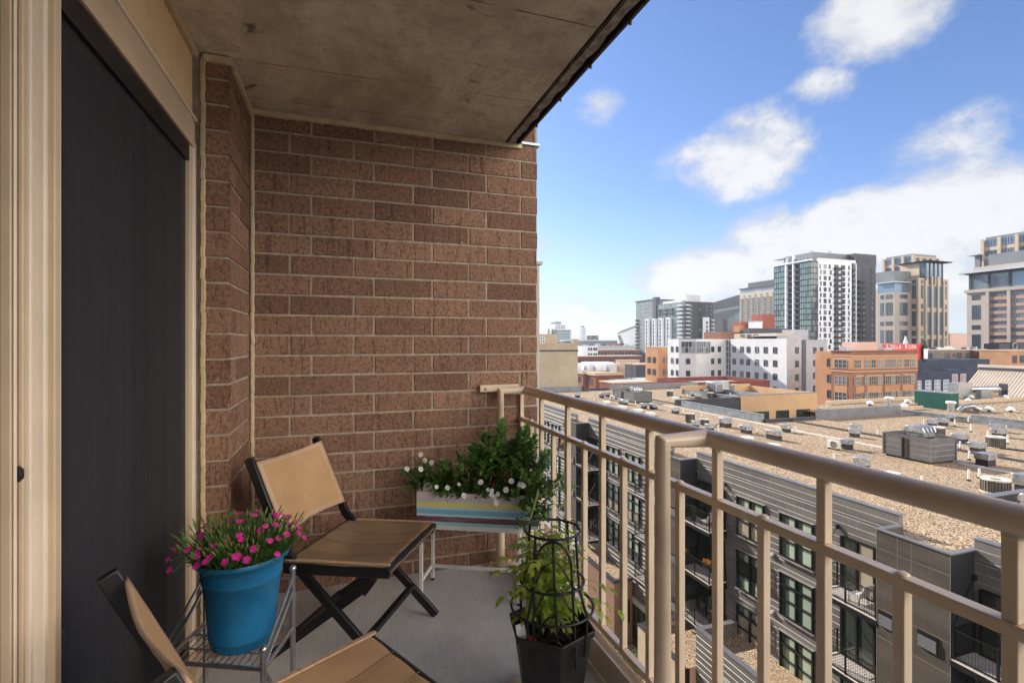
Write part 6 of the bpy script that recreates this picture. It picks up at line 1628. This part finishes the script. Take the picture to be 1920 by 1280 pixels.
low('slender_tower', 'slim pale grey concrete tower alone on the left skyline', 404, 412.5, 813.6, 822, 26.5, m_lgp, None, lambda q: (q.box('crown', m_mdp, 406, 410.5, 815, 821, 26.51, 29), [q.box('pier', m_lgp, 404+i*2, 404.5+i*2, 813.2, 813.59, GZ, 26.4) for i in range(5)]))
low('glass_block', 'dark blue glass office block over the cream warehouse', 281, 302, 638, 655, 17.6, m_dkp, m_lgp, lambda q: (q.curtain('curtain_wall', (281, 637.9), (299.5, 637.9), -2, 17, 9, 5, m_glzb, m_lgp, .2, .5), q.box('end_wall', m_lgp, 299.6, 302.2, 637.6, 655, GZ, 17.61)))
low('white_hospital_block', 'white stepped block with dark window slots on the left skyline', 276, 306, 665, 700, 21, m_whp, None, lambda q: (q.row((276, 665), (306, 665), (.1, .28, .46), (14, 8), 1.8, 5, mc=1, mr=2), q.box('tower', m_lgp, 288, 305, 664, 690, 21.01, 26), q.box('plant', m_mdp, 291, 299, 667, 685, 26.01, 29.5), q.curtain('glass', (289, 663.9), (304, 663.9), 16, 25, 6, 3, m_glz, m_whp, .8, .6)))
low('dark_glass_cube', 'small dark green glass cube on the left horizon', 326, 338.5, 628.8, 640, 9.2, m_dkp, m_mdp, lambda q: (q.curtain('curtain_wall', (326, 628.7), (338.5, 628.7), 0, 8.5, 6, 3, m_glz, m_dkp, .2, .5), q.box('annexe', m_lgp, 318, 346, 640.01, 652, GZ, 4)))
low('flat_roof_terrace', 'row of low dark flat roofs and chimneys at the foot of the stadium', 200, 300, 470, 490, -3.5, m_gry_b, m_conc, lambda q: [q.box('chimney', random.choice((m_dkb, m_conc, m_ob2)), x, x+rnd(2, 5), 471, 475, -3.1, -3.1+rnd(.5, 2.4)) for x in range(203, 296, 7)])
low('orange_corner_block', 'orange and yellow brick block with small windows left of the white office', 106.7, 113.5, 154, 162, -.9, m_ob, m_cor, lambda q: (q.row((106.7, 154), (113.5, 154), (.35, .6, .8), (-6.3, -10.6), .8, 2.0, mc=1, mr=2), q.row((106.7, 162), (106.7, 154), (.3, .7), (-6.3, -10.6), 1.8, 2.0, mc=2, mr=2)))
low('dark_entrance_block', 'dark shopfront block between the tan block and the orange block', 118, 128, 186, 195, -8.6, m_dkb, m_cor, lambda q: q.row((118, 186), (128, 186), (.25, .7), (-14,), 3, 3.2, mc=2, mr=1))
k = low('maroon_flat_block', 'low maroon walled building with pale flat roof behind the gravel roof', 75.8, 97, 95, 110, -8.9, m_mar)
for (x0, x1, y0, y1) in ((75.8, 97, 95, 95.4), (75.8, 76.2, 95.4, 110), (96.6, 97, 95.4, 110), (76.2, 96.6, 109.6, 110)): k.box('parapet', m_mar, x0, x1, y0, y1, -8.89, -7.9)
k.box('flat_roof', m_conc, 76.2, 96.6, 95.4, 109.6, -8.899, -8.85)
# gravel roof of the next building with its green box
k = low('gravel_roofed_block', 'tan parapeted building with gravel roof, white domes and green box beyond the apartments', 60.6, 112, 12, 49.6, -8.3, m_yb2)
for (x0, x1, y0, y1, mt) in ((60.6, 60.95, 12, 49.6, m_yb2), (60.95, 78, 49.3, 49.6, m_tb), (78, 112, 51.5, 51.9, m_tb)): k.box('parapet', mt, x0, x1, y0, y1, -8.299, -7.75)
b = MB(); b.add([(60.95, 12, -8.27), (112, 12, -8.27), (112, 58, -8.27), (60.95, 58, -8.27)], [(0, 1, 2, 3)]); b.build('gravel_roof', m_gravel2, k.t)
k.box('rear_wall', m_tb, 70, 112, 49.61, 58, GZ, -8.29); k.box('rear_parapet', m_tb, 70, 112, 57.7, 58, -8.28, -7.7); k.box('low_wall', m_cor, 83, 112, 38.0, 38.4, -8.26, -7.2)
t = thing('green_roof_box', 'dark green corrugated metal box on the far gravel roof', 'roof box', (81.3, 49.5, -8.27))
b = MB(); b.box(80.3, 82.3, 47.5, 52, -8.26, -5.95)
for i in range(18): y = 47.6+i*.25; b.box(80.24, 80.3, y, y+.1, -8.26, -5.96)
for i in range(8): x = 80.4+i*.25; b.box(x, x+.1, 47.44, 47.5, -8.26, -5.96)
b.build('casing', m_grn, t); b = MB(); b.box(80.2, 82.4, 47.4, 52.1, -5.949, -5.85); b.build('lid', m_galvd, t)
for i, (x, y) in enumerate(((74.9, 54.7), (82.4, 54.3), (76.5, 50.9), (99.2, 55.5), (92.8, 52.2), (103.5, 55.8), (103.9, 53.2), (83.9, 44.8), (86, 43.5))):
    t = thing('dome_vent', 'white mushroom dome vent standing on the far gravel roof', 'roof vent', (x, y, -8.27), 'white dome vents on the far gravel roof')
    b = MB(); b.lathe([(.22, 0), (.2, .3)], (x, y, -8.27), 12); b.build('stalk', m_dkb, t); b = MB(); b.lathe([(.46, .28), (.48, .36), (.36, .6), (.15, .75), (.001, .78)], (x, y, -8.27), 16, cap=False); b.build('dome', m_pvc, t)
for i, (x, y, l) in enumerate(((76.8, 53.2, 'pale metal canister vent beside the low parapet of the far roof'), (79.2, 46.6, 'wide metal canister vent in front of the green box'))):
    t = thing('canister_vent', l, 'roof vent', (x, y, -8.27)); b = MB(); b.lathe([(.42, 0), (.42, 1.1)], (x, y, -8.27), 16); b.build('drum', m_galv, t); b = MB(); b.lathe([(.55, 1.1), (.58, 1.15), (.58, 1.35), (.5, 1.42)], (x, y, -8.27), 16); b.build('cap', m_pvc, t)
t = thing('duct_hood', 'curved galvanised duct hood just right of the wide canister vent', 'duct', (80.6, 45.6, -8.27)); b = MB(); b.tube([(80.2, 46.2, -8.2), (80.5, 45.8, -7.6), (81.2, 45.2, -7.4), (81.8, 44.7, -7.9)], .42, 12); b.build('duct', m_galv, t)
t = thing('air_handler', 'long silvery air handler with big round duct in front of the metal roof', 'air handler', (104, 57, -8.27))
b = MB(); b.box(97, 100.5, 56.0, 57.6, -8.26, -5.6); b.build('casing', m_galv, t); b = MB(); b.tube([(100.5, 56.8, -6.9), (107, 55.9, -6.9)], .6, 14); b.build('round_duct', m_galv, t); b = MB(); b.box(101, 104, 55.0, 55.8, -8.26, -6.7); b.build('coil_box', m_galvd, t); b = MB(); b.box(107.4, 107.6, 54.8, 56, -8.0, -5.9); b.build('end_panel', m_dkb, t)
# hall with standing seam roof
k = Bld('metal_roofed_hall', 'hall with tan standing seam metal roof at the right', 114, 50)
b = MB()
b.add([(111, 30, -8.6), (111, 64, -8.6), (117, 64, -3.9), (117, 30, -3.9), (123, 64, -8.6), (123, 30, -8.6)], [(3, 2, 1, 0), (2, 3, 5, 4)])
for i in range(68): y = 30.2+i*.5; b.bar((111, y, -8.55), (117, y, -3.85), .07, .12)
b.box(116.6, 117.4, 29.9, 64.1, -3.86, -3.1); b.build('roof', m_seam, k.t)
b = MB(); b.box(116.55, 116.6, 30, 64, -4.1, -3.6); b.build('ridge_vent', m_dkb, k.t); b = MB(); b.prism([(111.3, 30), (122.7, 30), (122.7, 63.8), (111.3, 63.8)], GZ, -8.7); b.add([(111.3, 63.9, -8.7), (122.7, 63.9, -8.7), (117, 63.9, -4.1)], [(2, 1, 0)]); b.build('wall', m_nav, k.t)
# navy painted brick pair
k = Bld('navy_brick_shop', 'navy painted brick building with white gridded windows right of the orange offices', 168, 108)
k.box('wall', m_nav, 161, 176, 103.7, 116, GZ, -7.6); k.box('parapet', m_nav, 160.9, 163.5, 103.6, 106, -7.599, -4.2); k.box('parapet', m_nav, 168.5, 176.1, 106, 116, -7.599, -4.4); k.row((161, 103.7), (176, 103.7), (.04, .33, .60, .86), (-13.6,), 2.4, 3.3, mc=4, mr=3, frame=m_whp, glass=m_glzb, fr=.16, sill=True); k.box('awning', m_ob2, 171, 176, 101.8, 103.69, -18.2, -17.7); k.done()
k = Bld('navy_brick_shop', 'second navy painted brick building with red curtained windows beside the metal roof', 180, 108)
k.box('wall', m_nav, 176.2, 196, 104.6, 116, GZ, -7.4); k.box('tower', m_nav, 183.5, 196, 104.5, 116, -7.399, -4.3); k.row((176.2, 104.6), (196, 104.6), (.16, .36), (-11.4, -16.4), 2.4, 2.6, mc=4, mr=1, frame=m_whp, glass=m_red2, fr=.14, sill=True); k.done()
# brick lofts and orange arch building
k = Bld('brick_lofts', 'long brick loft building with grey top storey and paired windows below the limestone towers', 262, 156)
k.box('wall', m_pinkb, 241, 280.2, 151, 165, GZ, -6.8); k.box('top_storey', mk('grey_brown_brick', (.20, .155, .13), .9, var=.1), 240.9, 280.3, 150.9, 165, -6.799, -2.6); k.box('cornice', m_conc, 240.6, 280.5, 150.6, 165, -2.599, -2.1)
k.row((241, 150.9), (280.2, 150.9), (.17, .33, .53, .69, .87), (-6.0, -10.8, -15.5), 3.2, 2.3, mc=4, mr=2, glass=m_glzw); k.row((241, 150.9), (280.2, 150.9), (.07, .44, .78), (-5.2, -10.0), 1.0, 1.0, mc=1, mr=1)
for x in range(244, 279, 3): k.box('rooftop_unit', random.choice((m_galv, m_condl, m_curb)), x, x+rnd(.8, 2), 153, 155, -2.09, -2.09+rnd(.4, 1.2))
k.done()
k = Bld('dark_brick_lofts', 'narrow dark purple brick loft building right of the grey topped lofts', 275, 148)
k.box('wall', m_mar, 269.5, 285.5, 145, 150.5, GZ, -2.8); k.box('coping', m_conc, 269.4, 285.6, 144.9, 150.55, -2.799, -2.4); k.row((269.5, 145), (285.5, 145), (.1, .18, .34, .5, .7, .86), (-6.6, -11.4, -16), .85, 2.2, mc=1, mr=2, glass=m_glzw); k.done()
k = Bld('orange_arch_building', 'orange brick building with large round arch window at the right edge', 265, 132)
k.box('wall', m_ob, 255.8, 285, 130.1, 140, GZ, -2.6); k.box('cornice', m_cor, 255.6, 285, 129.9, 140, -2.599, -2.1); k.row((255.8, 130.1), (285, 130.1), (.13, .29), (-7.4,), 2.6, 3.0, mc=2, mr=2)
b = MB(); pts = [(260.5+5.2*math.cos(PI*i/20), -16+5.6*math.sin(PI*i/20)) for i in range(21)]; n = len(pts); b.add([(x, 130.05, z) for x, z in pts]+[(265.7, 130.05, -20), (255.9, 130.05, -20)], [tuple(range(n-1, -1, -1))+(n+1, n)]); b.build('arch_window', m_glz, k.t)
for i in range(5): x = 257.2+i*1.7; k.box('mullion', m_frame, x-.1, x+.1, 129.95, 130.04, -20, -16+5.4*math.sqrt(max(0, 1-((x-260.5)/5.2)**2)))
b = MB(); b.tube([(x, 130.0, z) for x, z in pts], .35, 6); b.build('arch_ring', m_cor, k.t); k.done()
# billboard behind the orange offices
k = Bld('billboard', 'red advertising billboard with white serif lettering and a bottle above the orange brick roof', 164, 107.5, 'billboard')
b = MB(); b.box(151.6, 168.2, 106.7, 107.0, -4.2, .62); b.build('panel', m_sign, k.t)
b = MB(); b.box(154, 154.4, 107.0, 107.4, GZ, -4.2); b.box(166.5, 166.9, 107.0, 107.4, GZ, -4.2); b.box(151.4, 168.4, 106.3, 107.2, -4.4, -4.201); b.build('posts', m_curb, k.t)
def text(body, size, loc, mat, parent, name, rot=(R(90), 0, 0), sx=1., ext=.03):
    cu = bpy.data.curves.new(name, 'FONT'); cu.body = body; cu.size = size; cu.extrude = ext; cu.align_x = 'LEFT'
    to = bpy.data.objects.new(name, cu); dg = bpy.context.evaluated_depsgraph_get(); C.objects.link(to); dg.update()
    me = bpy.data.meshes.new_from_object(to.evaluated_get(bpy.context.evaluated_depsgraph_get())); C.objects.unlink(to); bpy.data.objects.remove(to)
    me.materials.clear(); me.materials.append(mat)
    o = bpy.data.objects.new(name, me); C.objects.link(o); o.parent = parent; o.location = Vector(loc)-parent.location; o.rotation_euler = rot; o.scale = (sx, 1, 1)
    return o
def serifs(parent, xs, z0, z1):
    b = MB()
    for x in xs:
        for z in (z0, z1-.12): b.box(x-.3, x+.3, 106.62, 106.66, z, z+.12)
    b.build('letter_serifs', m_signw, parent)
text('S', 2.0, (152.6, 106.66, -.85), m_signw, k.t, 'lettering', sx=1.1); text('TELLA', 1.62, (154.2, 106.66, -.83), m_signw, k.t, 'lettering', sx=1.1)
text('R', 2.0, (160.5, 106.66, -.85), m_signw, k.t, 'lettering', sx=1.05); text('OSA', 1.62, (162.1, 106.66, -.83), m_signw, k.t, 'lettering', sx=1.1)
bt = thing('bottle_cutout', 'bottle shaped cut out with pale label standing on the right of the red billboard', 'sign', (168.6, 106.4, -4.2))
b = MB(); b.prism([(0, 0)]*3, 0, 0) if False else None
pr = [(-.95, -4.4), (.95, -4.4), (1.0, -.6), (.42, .4), (.34, 1.6), (-.34, 1.6), (-.42, .4), (-1.0, -.6)]
slab3(b, [(168.6+x, 106.0, z) for x, z in pr][::-1], (0, .5, 0)); b.build('bottle', m_curb, bt)
b = MB(); b.box(167.75, 169.45, 105.9, 105.99, -3.9, -.9); b.build('label_panel', m_signw, bt)
# red and dark blocks behind the white office
low('orange_brown_block', 'flat orange brown block behind the white office roof', 160, 180, 184, 195, 5.6, m_ob2, None, lambda q: (q.box('stair_house', m_ob, 170, 173, 183.5, 187, 5.61, 8.4), q.box('dark_box', m_dkp, 162, 164.6, 185, 190, 5.61, 11.2)))
low('red_metal_block', 'red metal clad block with dark base beside the green glass tower', 181, 188.2, 181.5, 188, 13.6, m_red2, None, lambda q: (q.box('dark_base', m_dkp, 170, 194, 178, 181.49, GZ, 7.2), q.box('side_wall', m_red2, 173.5, 180.99, 186, 192, GZ, 10.4)))
low('white_roof_box', 'plain white rooftop box in front of the red metal block', 174.5, 178.5, 179, 183, 10.0, m_whp, m_lgp)
low('pink_block', 'pale pink low block between the two limestone towers', 478, 505, 282, 300, 7.6, m_pinkb, m_conc, lambda q: (q.box('side_block', m_lim, 470, 479, 283, 300, GZ, 8.4), q.curtain('glass_bands', (470.5, 282.9), (478, 282.9), -14, 6, 2, 4, m_glz, m_lim, .3, 1.6), q.box('podium', m_pinkb, 468, 520, 270, 281, GZ, -2.2)))
k = Bld('green_plant_screen', 'dark green rooftop plant with fans below the right limestone tower', 300, 150, 'plant room'); k.box('screen', m_dkb, 292, 300, 152, 158, GZ, .4); k.box('screen', m_curb, 300.2, 306, 151.8, 158, GZ, .8); k.box('screen', m_dkb, 306.2, 322, 152, 158, GZ, .9); b = MB(); b.tube([(303+1.7*math.cos(2*PI*i/20), 151.7, -.9+1.6*math.sin(2*PI*i/20)) for i in range(20)], .2, 6, closed=True); b.build('fan_ring', m_lgp, k.t); k.done()
ws = thing('white_spire', 'small white pyramid spire in front of the limestone tower', 'spire', (222, 148, -4)); b = MB(); b.lathe([(2.0, 0), (.25, 7.2)], (222.5, 147.5, -3.6), 4); b.build('spire', m_whp, ws); b = MB(); b.box(216, 240, 148, 160, GZ, -3.61); b.build('base', m_nav, ws)
# ------------------------------------------------------------------ the air between
hz = bpy.data.materials.new('city_haze'); hz.use_nodes = True
hz.node_tree.nodes.clear()
pv = N(hz.node_tree, 'ShaderNodeVolumePrincipled')
pv.inputs['Color'].default_value = (.80, .88, 1, 1); pv.inputs['Density'].default_value = .00014; pv.inputs['Anisotropy'].default_value = .3
hz.node_tree.links.new(pv.outputs[0], N(hz.node_tree, 'ShaderNodeOutputMaterial').inputs['Volume'])
b = MB(); b.box(-3020, 4520, -2520, 6020, GZ-1.2, 130); o = b.build('haze', hz, smooth=False); tag(o, 'thin pale summer haze over the city', 'haze', kind='stuff')
